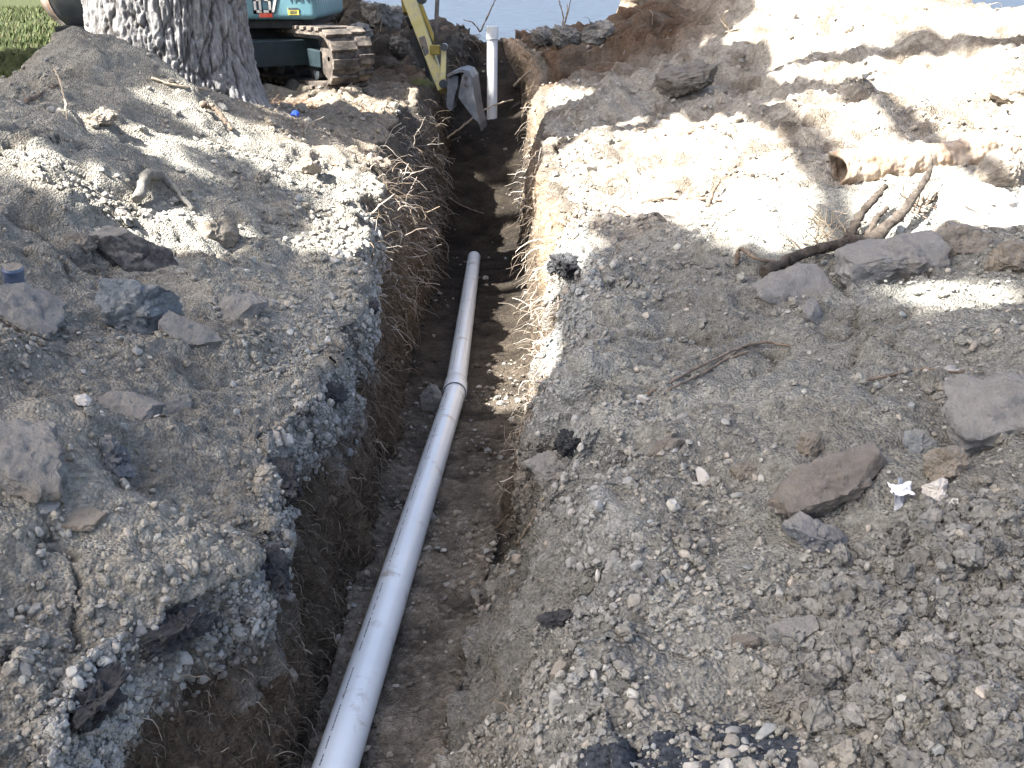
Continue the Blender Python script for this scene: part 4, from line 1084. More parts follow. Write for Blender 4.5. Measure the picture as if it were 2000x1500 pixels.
twig('stick', 'white broken root sticking out of the left trench wall', 'root', [(770, 545, .02), (800, 540, .05), (828, 531, .05)], .005, .004, M['wood_pale'], 39, group=gt)
twig('root', 'curved root arm of the buried stump on the left bank in the sun strip', 'root', [(270, 405, .03), (290, 375, .07), (320, 372, .06), (350, 395, .04), (380, 415, .01)], .024, .012, M['clod'], 40, group=gt)
twig('root', 'stubby root end below the curved root arm on the left bank', 'root', [(240, 425, .02), (255, 450, .03)], .022, .018, M['clod'], 41, group=gt)
twig('root', 'thick root loop spanning the dark hollow on the left bank', 'root', [(395, 215, .03), (420, 232, .06), (455, 262, .02)], .018, .012, M['wood'], 42, group=gt)
twig('stick', 'flat brown stick lying in the sun between the roots and the rusty pipe', 'stick', [(1255, 398), (1310, 388), (1370, 392), (1410, 396)], .010, .006, M['wood'], 43, group=gt)
twig('stick', 'knotted dark twig beside the flat brown stick in the sun', 'stick', [(1380, 405, .0), (1395, 388, .05), (1405, 378, .07)], .012, .006, M['wood'], 44, group=gt)
twig('root', 'root dangling on the slumped right slope under the ledge', 'root', [(1010, 1068, .01), (1035, 1035, .02), (1060, 985, .02), (1085, 955, .01)], .004, .003, M['wood_pale'], 45, group=gt)
twig('stick', 'pale peeled stick in the dark upper trench beyond the pipe end', 'stick', [(876, 390, .02), (900, 408, .03), (945, 420, .01)], .008, .005, M['wood'], 46, group=gt)
twig('stick', 'slanted pale sliver of wood against the far right trench wall', 'stick', [(1005, 172, .02), (1035, 150, .06)], .016, .010, M['wood_pale'], 47, group=gt)
twig('stick', 'short dark twig on the far sunlit ground of the right bank', 'stick', [(1345, 262), (1375, 252)], .008, .005, M['wood'], 48, group=gt)
# leafless twig clumps by the log
def twig_clump(name, label, spots, n, length, r, mat, seed, jx=30):
    rr = np.random.default_rng(seed)
    Vs, Fs, off = [], [], 0
    for i in range(n):
        px, py = spots[i % len(spots)]
        l, nrm, d = hit(px + rr.uniform(-jx, jx), py + rr.uniform(-jx * .4, jx * .4))
        dirv = np.array([rr.normal() * .8, rr.normal() * .5, rr.uniform(.05, .9)]); dirv /= np.linalg.norm(dirv)
        p = np.array(l); pts = [p]
        for s in range(6):
            dirv = dirv + rr.normal(size=3) * .28; dirv /= np.linalg.norm(dirv)
            p = p + dirv * length * rr.uniform(.6, 1.2) / 6; pts.append(p)
        V, Fq = tube_np(pts, np.linspace(r, r * .4, 7), 4)
        Vs.append(V); Fs.append(np.array(Fq) + off); off += len(V)
    o = link(name, mesh_np(name, np.concatenate(Vs), np.concatenate(Fs)), mat)
    return tag(o, label, 'twigs')
twig_clump('twig_clump', 'tangle of bare dead twigs standing left of the cut log', [(1590, 480), (1640, 470), (1560, 500), (1600, 440)], 34, .17, .0035, M['wood_pale'], 3)
twig_clump('twig_clump', 'spray of thin dark twigs at the foot of the white boulder', [(1780, 400), (1800, 410)], 14, .16, .004, M['wood'], 4)
twig_clump('twig_clump', 'dry twigs sticking up from the sunlit crest of the far mound', [(1424, 62)], 9, .25, .006, M['wood_pale'], 5, 2)
def sapling(label, base_pt, tops, seed):
    root = empty('sapling', base_pt); tag(root, label, 'sapling')
    for i, tp in enumerate(tops):
        Q, rad = branch_mesh([base_pt, (Vector(base_pt) + Vector(tp)) / 2 + Vector((.02, 0, .03)), tp], .010, .004, seed + i, wob=.5, n=16)
        tube('stem', Q, rad, M['wood'], root, 6)
b_ = P(1100, 50, 12.1)
sapling('bare twiggy sapling on the far bank against the road', P(1100, 55, 12.0), [P(1088, -10, 12.0), P(1118, -20, 12.0), P(1108, 8, 12.0)], 61)
sapling('thin bare wiry stem arching over the trench end beside the riser', P(938, 62, 11.2), [P(975, -20, 11.2), P(905, 38, 11.2)], 66)
# a distant street tree at the road edge
dt = empty('tree', P(1238, 28, 13.6)); tag(dt, 'dark trunk foot of a distant tree at the road edge', 'tree')
bp_ = P(1238, 30, 13.6)
Q, rad = branch_mesh([bp_ + Vector((0, 0, -.3)), bp_ + Vector((0, 0, .6)), bp_ + Vector((.1, .1, 3.0))], .21, .13, 77, wob=.04)
tube('trunk', Q, rad, M['wood'], dt, 18)

# ------------------------------------------------------------------ litter
def crumpled(name, label, px, py, w, hgt, mat, seed, sq=(1, .6, 1)):
    l, nrm, d = hit(px, py)
    V, Fc = ico(3); V = V.copy()
    V = V * np.array([w / 2 * sq[0], w / 2 * sq[1], hgt / 2])
    V *= (1 + .45 * fbm(V / w + seed, 2.6, 3, seed))[:, None]
    o = link(name, mesh_np(name, V, Fc, False), mat, loc=l + Vector((0, 0, hgt * .35)))
    return tag(o, label, 'litter')
crumpled('bottle_cap', 'bright blue plastic scrap on the ground at the tree foot', 577, 228, .05, .04, M['blue_plastic'], 3)
cn = empty('crushed_can', hit(32, 568)[0]); tag(cn, 'dark blue crushed can standing on the left bank near the picture edge', 'can')
l0 = hit(32, 568)[0]
lathe('can_body', [(0, .004), (0, .026), (.02, .029), (.05, .027), (.078, .030), (.085, .026)], l0 + Vector((0, 0, -.006)), Vector((.12, -.2, 1)), M['blue_can'], cn, 20)
lathe('can_top', [(.085, .026), (.083, .002)], l0 + Vector((0, 0, -.006)), Vector((.12, -.2, 1)), M['rock_tan'], cn, 20)
sw = empty('plastic_scrap', hit(1758, 995)[0]); tag(sw, 'torn white and grey plastic scrap on the right bank by the clod pile', 'litter')
def cloth_bit(nm, ctr, sx, sy, mat, seed, rot):
    n = 14; u = np.linspace(-.5, .5, n); U, W_ = np.meshgrid(u, u)
    q = np.stack([U.ravel(), W_.ravel(), 0 * U.ravel() + seed], 1)
    zz = .35 * fbm(q, 2.2, 3, seed) * min(sx, sy)
    edge_ = 1 + .35 * fbm(q, 5, 2, seed + 3)
    V = np.stack([U.ravel() * sx * edge_, W_.ravel() * sy * edge_, zz], 1)
    R = np.array(Matrix.Rotation(rot[0], 3, 'X') @ Matrix.Rotation(rot[1], 3, 'Y'))
    V = V @ R.T + np.array(ctr)
    v = np.arange(n * n).reshape(n, n); qd = np.stack([v[:-1, :-1], v[:-1, 1:], v[1:, 1:], v[1:, :-1]], -1).reshape(-1, 4)
    o = link(nm, mesh_np(nm, V, qd), mat, sw)
    md = o.modifiers.new('thick', 'SOLIDIFY'); md.thickness = .002
l1 = hit(1755, 990)[0]
cloth_bit('white_flap', l1 + Vector((0, 0, .045)), .045, .03, M['white_scrap'], 3, (.5, .2))
cloth_bit('grey_strip', l1 + Vector((.005, -.01, .01)), .03, .10, M['grey_scrap'], 5, (1.0, .4))

# ------------------------------------------------------------------ scattered pebbles, grit and clods
# candidate points: vertices of the ground in view, weighted by where stones lie
co = flat
rel = co - np.array(CAM)
dep = rel @ np.array(FWD)
pxx = 1000 + F * (rel[:, 0]) / np.maximum(dep, .01)
pyy = 750 - F * (rel @ np.array(UPV)) / np.maximum(dep, .01)
inview = (dep > .5) & (pxx > -250) & (pxx < 2250) & (pyy > -40) & (pyy < 1620) & (co[:, 1] > .75) & (co[:, 1] < 13.2)
wgt = np.zeros(len(co))
cl2 = .45 + 1.0 * fbm(co[inview].astype(float), 2.4, 4, 123); cl2 = np.clip(cl2, .02, 2) ** 2
zz_ = zf[inview]; ww_ = wtf[inview]; xx_ = co[inview]
wv = np.where((zz_ == 0) | (zz_ == 4), 1.0, 0.0)
wv = np.where((zz_ == 1) | (zz_ == 3), np.where(ww_ < .34, 1.6 * (xx_[:, 1] < 5.3) + .2, .12), wv)
wv = np.where(zz_ == 2, 1.5 * sstep(5.5, 3.0, xx_[:, 1]) + .12, wv)
wv = np.where((zz_ == 3) & (xx_[:, 1] < 3.0), .8, wv)
wv *= cl2 + .12
wv *= np.where((xx_[:, 0] < -2.9) & (xx_[:, 1] > 5.2), .05, 1)
wv *= np.where(xx_[:, 1] > 5.2, .45, 1)
ivx = np.nonzero(inview)[0]
prob = wv / wv.sum()

STONE_COLS = np.array([1.0, 1.0, .965]) * np.array([(.33, .33, .32), (.42, .41, .385), (.25, .255, .26), (.36, .32, .27), (.50, .485, .46), (.21, .20, .19), (.30, .275, .24), (.40, .35, .30), (.26, .285, .30)])
def pebble_batch(ids, size, sub, r, flatk=(.45, .8), sinkk=.25, cols=STONE_COLS, rough=.25, dustk=.35):
    V0, F0 = ico(sub); nv = len(V0); n = len(ids)
    nvar = 40
    var = []
    for k in range(nvar):
        v = V0.copy()
        for _ in range(5):
            nn = r.normal(size=3); nn /= np.linalg.norm(nn); s = v @ nn - r.uniform(.5, .85); v -= np.outer(np.clip(s, 0, None) * .95, nn)
        v *= (1 + rough * fbm(v + k * 7.1, 1.7, 2 if sub < 4 else 5, k, .5 if sub < 4 else .65))[:, None]
        var.append(v)
    var = np.array(var)
    sel = r.integers(0, nvar, n)
    sx = size * r.uniform(.8, 1.25, n); sy = size * r.uniform(.6, 1.0, n); sz = size * r.uniform(*flatk, n)
    A_ = var[sel] * np.stack([sx, sy, sz], 1)[:, None, :] * .5
    yaw = r.uniform(0, 2 * math.pi, n); tl = r.normal(size=n) * .35
    cz, sn = np.cos(yaw), np.sin(yaw)
    x = A_[..., 0] * cz[:, None] - A_[..., 1] * sn[:, None]; y = A_[..., 0] * sn[:, None] + A_[..., 1] * cz[:, None]; z = A_[..., 2]
    ct, st = np.cos(tl), np.sin(tl)
    y, z = y * ct[:, None] - z * st[:, None], y * st[:, None] + z * ct[:, None]
    nz = Nd[ids]; nz = nz + r.normal(size=nz.shape) * .12; nz /= np.linalg.norm(nz, axis=1, keepdims=True)
    ref = np.where(np.abs(nz[:, :1]) < .8, np.array([[1.0, 0, 0]]), np.array([[0, 1.0, 0]]))
    tx = np.cross(ref, nz); tx /= np.linalg.norm(tx, axis=1, keepdims=True); ty = np.cross(nz, tx)
    Wd = x[..., None] * tx[:, None] + y[..., None] * ty[:, None] + z[..., None] * nz[:, None]
    ctr = co[ids] + nz * (sz * (.5 - sinkk))[:, None] + tx * (r.normal(size=n) * .004)[:, None]
    Wd += ctr[:, None]
    cc = cols[r.integers(0, len(cols), n)] * r.uniform(.75, 1.12, n)[:, None]
    cc = cc * (1 - dustk) + col[ids] * dustk * 1.1
    Cc_ = np.repeat(cc, nv, axis=0)
    Fi = (F0[None] + (np.arange(n) * nv)[:, None, None]).reshape(-1, 3)
    return Wd, Fi, Cc_, ctr, cc

r1 = np.random.default_rng(101)
def far_scale(ids): return np.clip(co[ids, 1] / 3.2, .75, 2.2)
def stone_tree(name, mat, nvar=14, amp=.55, flatten=True):
    """node group: points -> angular stones, each point carries its rotation, scale and colour"""
    ng = bpy.data.node_groups.new(name, 'GeometryNodeTree')
    ng.interface.new_socket('Geometry', in_out='INPUT', socket_type='NodeSocketGeometry')
    ng.interface.new_socket('Geometry', in_out='OUTPUT', socket_type='NodeSocketGeometry')
    N, Lk = ng.nodes, ng.links
    gi = N.new('NodeGroupInput'); go = N.new('NodeGroupOutput')
    g2i = N.new('GeometryNodeGeometryToInstance')
    for k in range(nvar):
        ic = N.new('GeometryNodeMeshIcoSphere'); ic.inputs['Radius'].default_value = .5; ic.inputs['Subdivisions'].default_value = 2 if flatten else 4
        sp = N.new('GeometryNodeSetPosition')
        pos = N.new('GeometryNodeInputPosition')
        ad = N.new('ShaderNodeVectorMath'); ad.operation = 'ADD'; ad.inputs[1].default_value = (k * 3.17, k * 1.3, -k * 2.2)
        Lk.new(pos.outputs[0], ad.inputs[0])
        no = N.new('ShaderNodeTexNoise'); no.inputs['Scale'].default_value = 1.9 if flatten else 2.3; no.inputs['Detail'].default_value = 2 if flatten else 5; no.inputs['Roughness'].default_value = .5 if flatten else .62
        Lk.new(ad.outputs[0], no.inputs['Vector'])
        su = N.new('ShaderNodeVectorMath'); su.operation = 'SUBTRACT'; su.inputs[1].default_value = (.5, .5, .5)
        Lk.new(no.outputs['Color'], su.inputs[0])
        sc_ = N.new('ShaderNodeVectorMath'); sc_.operation = 'SCALE'; sc_.inputs['Scale'].default_value = amp * 2.2
        Lk.new(su.outputs[0], sc_.inputs[0])
        Lk.new(ic.outputs['Mesh'], sp.inputs['Geometry']); Lk.new(sc_.outputs[0], sp.inputs['Offset'])
        out = sp.outputs['Geometry']
        if flatten:
            ch = N.new('GeometryNodeConvexHull'); Lk.new(out, ch.inputs[0]); out = ch.outputs[0]
        sm = N.new('GeometryNodeSetMaterial'); sm.inputs['Material'].default_value = mat
        Lk.new(out, sm.inputs['Geometry'])
        ss = N.new('GeometryNodeSetShadeSmooth'); ss.inputs['Shade Smooth'].default_value = not flatten
        Lk.new(sm.outputs[0], ss.inputs[0])
        Lk.new(ss.outputs[0], g2i.inputs[0])
    ip = N.new('GeometryNodeInstanceOnPoints')
    ip.inputs['Pick Instance'].default_value = True
    Lk.new(gi.outputs[0], ip.inputs['Points']); Lk.new(g2i.outputs[0], ip.inputs['Instance'])
    for nm, ty, sock in (('rot', 'FLOAT_VECTOR', 'Rotation'), ('scl', 'FLOAT_VECTOR', 'Scale'), ('var', 'INT', 'Instance Index')):
        na = N.new('GeometryNodeInputNamedAttribute'); na.data_type = ty; na.inputs['Name'].default_value = nm
        Lk.new(na.outputs['Attribute'], ip.inputs[sock])
    Lk.new(ip.outputs[0], go.inputs[0])
    return ng
def mat_inst(name, rough, bump, scale, var):
    m = mat_attr(name, rough, bump, scale, var, .004, False)
    for nd_ in m.node_tree.nodes:
        if nd_.type == 'ATTRIBUTE': nd_.attribute_type = 'INSTANCER'
    return m
M['stone_inst'] = mat_inst('loose_stone', .85, .35, 70, .28)
M['crumb_inst'] = mat_inst('loose_crumb', .95, .6, 90, .3)
TREES = {'s': stone_tree('stones', M['stone_inst'], 16, .42), 'c': stone_tree('crumbs', M['crumb_inst'], 16, .50, False)}
def scatter(name, label, cat, ids, size, key, r, flatk=(.45, .8), sinkk=.22, cols=STONE_COLS, dustk=.35):
    n = len(ids)
    scl = np.stack([size * r.uniform(.8, 1.3, n), size * r.uniform(.65, 1.05, n), size * r.uniform(*flatk, n)], 1)
    nz = Nd[ids] + r.normal(size=(n, 3)) * .22; nz /= np.linalg.norm(nz, axis=1, keepdims=True)
    rot = np.zeros((n, 3), np.float32)
    yaw = r.uniform(0, 2 * math.pi, n)
    for i in range(n):
        q = Vector((0, 0, 1)).rotation_difference(Vector(nz[i])) @ Quaternion((0, 0, 1), yaw[i])
        rot[i] = q.to_euler()[:]
    pos = co[ids] + nz * (scl[:, 2] * (.5 - sinkk))[:, None] + r.normal(size=(n, 3)) * .004
    cc = cols[r.integers(0, len(cols), n)] * r.uniform(.7, 1.12, n)[:, None]
    cc = cc * (1 - dustk) + col[ids] * dustk * 1.1
    me = bpy.data.meshes.new(name)
    me.vertices.add(n); me.vertices.foreach_set('co', np.ascontiguousarray(pos, np.float32).ravel())
    for nm, arr in (('rot', rot), ('scl', scl)):
        a_ = me.attributes.new(nm, 'FLOAT_VECTOR', 'POINT'); a_.data.foreach_set('vector', np.ascontiguousarray(arr, np.float32).ravel())
    a_ = me.attributes.new('var', 'INT', 'POINT'); a_.data.foreach_set('value', r.integers(0, 16, n).astype(np.int32))
    a_ = me.attributes.new('Col', 'FLOAT_COLOR', 'POINT'); c4 = np.ones((n, 4), np.float32); c4[:, :3] = cc; a_.data.foreach_set('color', c4.ravel())
    me.materials.append(M['stone_inst'] if key == 's' else M['crumb_inst'])
    o = link(name, me)
    md = o.modifiers.new('stones', 'NODES'); md.node_group = TREES[key]
    return tag(o, label, cat, kind='stuff')
ids = r1.choice(ivx, 15000, p=prob)
size = np.clip(r1.lognormal(math.log(.0078), .42, len(ids)), .004, .024) * far_scale(ids)
scatter('grit', 'fine pale grit strewn over banks and trench floor', 'gravel', ids, size, 's', r1, dustk=.6)
ids = r1.choice(ivx, 2600, p=prob)
size = np.clip(r1.lognormal(math.log(.0165), .36, len(ids)), .010, .040) * far_scale(ids) ** .7
scatter('gravel', 'loose angular grey gravel strewn over banks and trench floor', 'gravel', ids, size, 's', r1, dustk=.4)
wc_ = wv * np.where(zz_ == 2, .4, 1.0); ids = r1.choice(ivx, 19000, p=wc_ / wc_.sum())
size = np.clip(r1.lognormal(math.log(.0095), .55, len(ids)), .005, .06) * far_scale(ids) ** .6
scatter('soil_crumbs', 'crumbs of dry soil strewn over both banks', 'soil', ids, size, 'c', r1, (.55, .95), .3, np.array([(.22, .2, .17), (.15, .13, .105), (.19, .17, .14)]), .88)
# the gravel base of the old driveway, showing in the cut faces
gl = ivx[((zf[ivx] == 1) | (zf[ivx] == 3)) & (wtf[ivx] > .02) & (wtf[ivx] < .36) & (co[ivx, 1] < 5.2)]
gw = co[gl, 1] ** 1.2; ids = r1.choice(gl, 4600, p=gw / gw.sum())
size = np.clip(r1.lognormal(math.log(.0100), .5, len(ids)), .006, .04)
scatter('base_gravel', 'pale grey stones packed in the cut edge of the driveway base', 'gravel', ids, size, 's', r1, (.6, .95), .35, np.array([(.28, .278, .265), (.33, .325, .31), (.22, .22, .21), (.37, .36, .34), (.18, .175, .165)]), .5)
# the pebbles that show largest, one by one
ids = r1.choice(ivx[(co[ivx, 1] < 5.6)], 220, p=wv[co[ivx, 1] < 5.6] / wv[co[ivx, 1] < 5.6].sum())
size = np.clip(r1.lognormal(math.log(.031), .28, len(ids)), .02, .06) * far_scale(ids) ** .5
Wd, Fi, Cc_, ctr, cc = pebble_batch(ids, size, 2, r1, (.45, .85), .25)
nv = Wd.shape[1]; F2 = ico(2)[1]
for k in range(len(ids)):
    zk = zf[ids[k]]
    where = 'on the left bank' if zk <= 1 else ('on the trench floor' if zk == 2 else 'on the right bank')
    o = link('pebble', mesh_np('pebble', Wd[k] - ctr[k], F2, False, np.repeat(cc[k][None], nv, 0)), M['stone_attr'], loc=Vector(ctr[k]))
    tag(o, 'one of the many loose fist-sized or smaller stones lying ' + where, 'pebble', 'loose stones ' + where)
# clods of the pile at the lower right
cp_ids = ivx[(np.exp(-(((co[ivx, 0] - .86) / .34) ** 2 + ((co[ivx, 1] - 1.5) / .34) ** 2)) > .30)]
CL = np.array([(.19, .189, .176), (.155, .153, .142), (.215, .213, .20), (.18, .179, .168)])
ids = r1.choice(cp_ids, 3000)
size = np.clip(r1.lognormal(math.log(.0145), .5, len(ids)), .008, .05)
scatter('crumbled_soil', 'crumbly grey soil lumps heaped at the lower right', 'soil', ids, size, 'c', r1, (.7, 1.0), .3, CL, .2)
ids = r1.choice(cp_ids, 46)
size = r1.uniform(.034, .058, len(ids))
Wd, Fi, Cc_, ctr, cc = pebble_batch(ids, size, 4, r1, (.7, 1.0), .3, CL, .35, .2)
F3 = ico(4)[1]
for k in range(len(ids)):
    o = link('soil_clod', mesh_np('soil_clod', Wd[k] - ctr[k], F3, True, np.repeat(cc[k][None], Wd.shape[1], 0)), M['soil'], loc=Vector(ctr[k]))
    tag(o, 'one of the lumpy grey soil clods in the pile at the lower right', 'clod', 'soil clods of the lower right pile')

# ------------------------------------------------------------------ fine roots hanging out of the cut faces
def rootlets(name, label, pick, n, lmin, lmax, rad, cols, seed, out=.5, droop=.9, spreadk=.7):
    r = np.random.default_rng(seed)
    ids = r.choice(pick, n)
    Pp = co[ids].astype(float) + Nd[ids] * .002; Dn = Nd[ids].astype(float)
    ln = r.uniform(lmin, lmax, n) * np.clip(co[ids, 1] / 4, .6, 1.6)
    d = Dn * out + r.normal(size=(n, 3)) * spreadk; d /= np.linalg.norm(d, axis=1, keepdims=True)
    S_ = 7
    pts = [Pp - Dn * .01]
    for s in range(S_):
        d = d + r.normal(size=(n, 3)) * .30 + np.array([0, 0, -droop * .22]); d /= np.linalg.norm(d, axis=1, keepdims=True)
        Pp = Pp + d * (ln / S_)[:, None]; pts.append(Pp)
    pts = np.stack(pts, 1)                                   # n, S+1, 3
    t = np.gradient(pts, axis=1); t /= np.linalg.norm(t, axis=2, keepdims=True) + 1e-9
    a = np.cross(t, np.array([.31, .2, .93])); a /= np.linalg.norm(a, axis=2, keepdims=True) + 1e-9; b = np.cross(t, a)
    rr = (rad * r.lognormal(-.1, .6, n) * np.clip(co[ids, 1] / 3.5, .7, 1.35))[:, None] * np.linspace(1, .45, S_ + 1)[None]
    ring = np.stack([pts + rr[..., None] * (a * math.cos(th_) + b * math.sin(th_)) for th_ in (0, 2.094, 4.189)], 2)   # n,S+1,3,3
    V = ring.reshape(-1, 3)
    base = np.arange(n)[:, None, None] * (3 * (S_ + 1)) + np.arange(S_)[None, :, None] * 3
    k = np.arange(3)[None, None]; k2 = (np.arange(3) + 1)[None, None] % 3
    Fq = np.stack([base + k, base + k2, base + 3 + k2, base + 3 + k], -1).reshape(-1, 4)
    cc = np.array(cols)[r.integers(0, len(cols), n)] * r.uniform(.7, 1.2, n)[:, None]
    o = link(name, mesh_np(name, V, Fq, True, np.repeat(cc, 3 * (S_ + 1), 0)), M['root'])
    return tag(o, label, 'roots', kind='stuff')
RC = [(.15, .118, .085), (.20, .16, .115), (.10, .078, .055), (.27, .22, .165)]
RCP = [(.42, .37, .31), (.32, .27, .22), (.50, .46, .40), (.22, .18, .14)]  # paler palette, painting sunlight into roots on the sunlit faces
lwall = ivx[(zf[ivx] == 1) & (wtf[ivx] > .22)]
rootlets('root_fringe', 'brown hair roots hanging from the left trench wall', lwall, 3300, .03, .13, .0013, RC + [(.30, .25, .19)], 201, .42, 1.3, .55)
lw2 = ivx[(zf[ivx] == 1) & (co[ivx, 1] > 4.4) & (co[ivx, 1] < 9) & (wtf[ivx] < .75)]
rootlets('root_fringe', 'pale bristling roots along the sunlit top of the left trench wall', lw2, 900, .05, .18, .0016, RCP + RC[:2], 202, .7, .8, .8)
rw2 = ivx[(zf[ivx] == 3) & (co[ivx, 1] > 3.0) & (co[ivx, 1] < 10)]
rootlets('root_fringe', 'pale tangled roots on the sunlit right trench wall', rw2, 1000, .04, .16, .0013, RCP, 203, .5, 1.1, .7)
rw3 = ivx[(zf[ivx] == 3) & (co[ivx, 1] > 1.6) & (co[ivx, 1] < 3.6) & (wtf[ivx] > .35)]
rootlets('root_fringe', 'few thin roots poking from the slumped right slope', rw3, 160, .04, .16, .0012, RC, 204, .5, 1.0, .7)
bk2 = ivx[((zf[ivx] == 4) & (co[ivx, 1] > 4.3) & (co[ivx, 1] < 10)) | ((zf[ivx] == 0) & (co[ivx, 1] > 5.6) & (co[ivx, 0] > -1.6) & (co[ivx, 1] < 9))]
rootlets('root_litter', 'dry roots and straw strewn over the sunlit back banks', bk2, 1500, .05, .18, .0013, RCP + RC, 205, .02, 1.6, .9)
bk3 = ivx[((zf[ivx] == 4) & (co[ivx, 1] > 9)) | ((zf[ivx] == 0) & (co[ivx, 1] > 9.4) & (co[ivx, 0] > -2.5))]
rootlets('root_litter', 'dark root scraps in the far heaps around the trench end', bk3, 700, .06, .22, .0016, RC, 206, .2, .9, 1.0)

# pine straw clump and grass
def straw(name, label, px, py, n, spread, length, cols, seed, up=.3, rad=.0016):
    l, nrm, d = hit(px, py); r = np.random.default_rng(seed)
    Vs, Fs, Cs, off = [], [], [], 0
    for i in range(n):
        p = np.array(l) + np.array([r.normal() * spread, r.normal() * spread * .8, 0]); p[2] = float(Hbank(p[0], p[1])) + .02
        a = r.uniform(0, 2 * math.pi); dirv = np.array([math.cos(a), math.sin(a), r.uniform(0, up * 2)]); dirv /= np.linalg.norm(dirv)
        pts = [p + dirv * length * k / 3 * r.uniform(.7, 1.1) + np.array([0, 0, -.25 * length * (k / 3) ** 2]) for k in range(4)]
        V, Fq = tube_np(pts, np.linspace(rad, rad * .4, 4), 3)
        Vs.append(V); Fs.append(np.array(Fq) + off); off += len(V); Cs.append(np.repeat((np.array(cols[i % len(cols)]) * r.uniform(.7, 1.2))[None], len(V), 0))
    o = link(name, mesh_np(name, np.concatenate(Vs), np.concatenate(Fs), True, np.concatenate(Cs)), M['grass'])
    return tag(o, label, 'grass' if 'grass' in name else 'straw', kind='stuff')
straw('straw_clump', 'brown pine straw heaped before the excavator track', 640, 200, 700, .16, .14, [(.24, .15, .09), (.33, .22, .14), (.18, .11, .07)], 301, .5)
straw('grass_tuft', 'small green grass tuft on the bank below the track', 640, 228, 130, .05, .09, [(.16, .20, .06), (.24, .27, .10), (.30, .28, .16)], 302, 2.0)
straw('grass_tuft', 'little green weeds on the left rim behind the bucket', 825, 168, 90, .05, .08, [(.14, .19, .05), (.22, .25, .08)], 303, 2.0)
# lawn blades where the lawn shows, left
r = np.random.default_rng(305)
n = 60000
gy = 5.2 + 24 * r.uniform(0, 1, n) ** 1.7
gx = np.where(r.uniform(0, 1, n) < .8, -2.95 - r.uniform(0, 1, n) * (1.2 + .42 * gy), 0)
gx = np.where(gx == 0, -2.95 - r.uniform(0, 1, n) * 4, gx)
kp = fbm(np.stack([gx, gy, 0 * gx], 1), .9, 3, 8) > -.75
gx = gx[kp]; gy = gy[kp]; n = len(gx)
gz = Hbank(gx, gy)
a = r.uniform(0, 2 * math.pi, n); hgt = r.uniform(.02, .07, n) * np.clip(gy / 9, 1, 1.6); wv_ = r.uniform(.003, .006, n) * np.clip(gy / 8, 1, 2.5)
dx, dy = np.cos(a), np.sin(a)
b0_ = np.stack([gx - dx * wv_, gy - dy * wv_, gz], 1); b1_ = np.stack([gx + dx * wv_, gy + dy * wv_, gz], 1)
tp = np.stack([gx + dy * hgt * .6, gy - dx * hgt * .6, gz + hgt], 1)
gc = np.array([(.035, .055, .014), (.06, .08, .022), (.085, .085, .04), (.025, .042, .011)])[r.integers(0, 4, n)]
lawn = link('lawn_grass', mesh_np('lawn_grass', np.stack([b0_, b1_, tp], 1).reshape(-1, 3), np.arange(3 * n).reshape(n, 3), True, np.repeat(gc, 3, 0)), M['grass'])
tag(lawn, 'patchy green lawn grass behind the left spoil heap', 'grass', kind='stuff')

# ------------------------------------------------------------------ crown of the big tree: its leaves shade the work, with gaps where sun falls through
s = np.array(SUN_DIR)
e1 = np.cross(s, [0, 0, 1.0]); e1 /= np.linalg.norm(e1); e2 = np.cross(s, e1)
def uv(p): p = np.asarray(p); return np.stack([p @ e1, p @ e2], -1)
LIT = [  # outlines of sunlit ground as seen in the photograph
    [(1058, 425), (1130, 415), (1285, 408), (1420, 470), (1560, 486), (1640, 478), (1700, 486), (1835, 470), (1900, 440), (2050, 430), (2050, -40), (1950, -40), (1440, -40), (1500, 20), (1340, 105), (1310, 150), (1200, 250), (1090, 330)],
    [(1000, 205), (1075, 165), (1150, 180), (1240, 200), (1250, 260), (1150, 300), (1060, 380), (1060, 430), (1010, 430), (1002, 330)],
    [(985, 400), (1070, 400), (1130, 500), (1070, 560), (1062, 690), (1050, 765), (925, 805), (960, 690)],
    [(1360, 100), (1480, 35), (1500, 50), (1380, 110), (1340, 160), (1310, 140)],
    [(295, 190), (350, 178), (430, 215), (500, 250), (600, 285), (632, 300), (630, 362), (575, 368), (480, 310), (400, 255)],
    [(-20, 258), (50, 275), (110, 308), (180, 352), (260, 398), (330, 408), (450, 436), (455, 478), (380, 492), (290, 478), (200, 420), (80, 350), (-20, 312)],
    [(165, 235), (225, 222), (300, 265), (370, 315), (390, 345), (300, 300)],
    [(640, 385), (690, 440), (720, 480), (770, 540), (800, 460), (780, 380), (740, 300), (690, 310), (650, 340)],
    [(540, 215), (680, 245), (760, 300), (850, 330), (860, 250), (800, 180), (740, 150), (700, 190), (610, 190), (545, 205)],
    [(-40, 100), (40, 90), (100, 60), (30, 40), (-40, 40)],
    [(1740, 572), (1830, 562), (1960, 566), (1960, 590), (1880, 598), (1800, 596)],
    [(610, -20), (665, -20), (665, 30), (620, 30)],
    [(-40, -60), (80, -60), (80, 10), (-40, 10)],
]
SHADE_IN = [  # shaded strips inside those
    [(1640, 190), (1700, 110), (1790, 50), (1850, 60), (1770, 120), (1690, 210), (1600, 260), (1560, 240)],
    [(1440, 195), (1540, 175), (1560, 190), (1480, 222), (1430, 220)],
    [(1090, 225), (1160, 222), (1170, 245), (1110, 280), (1080, 290)],
    [(1830, 90), (1900, 60), (1960, 130), (1900, 160)],
]
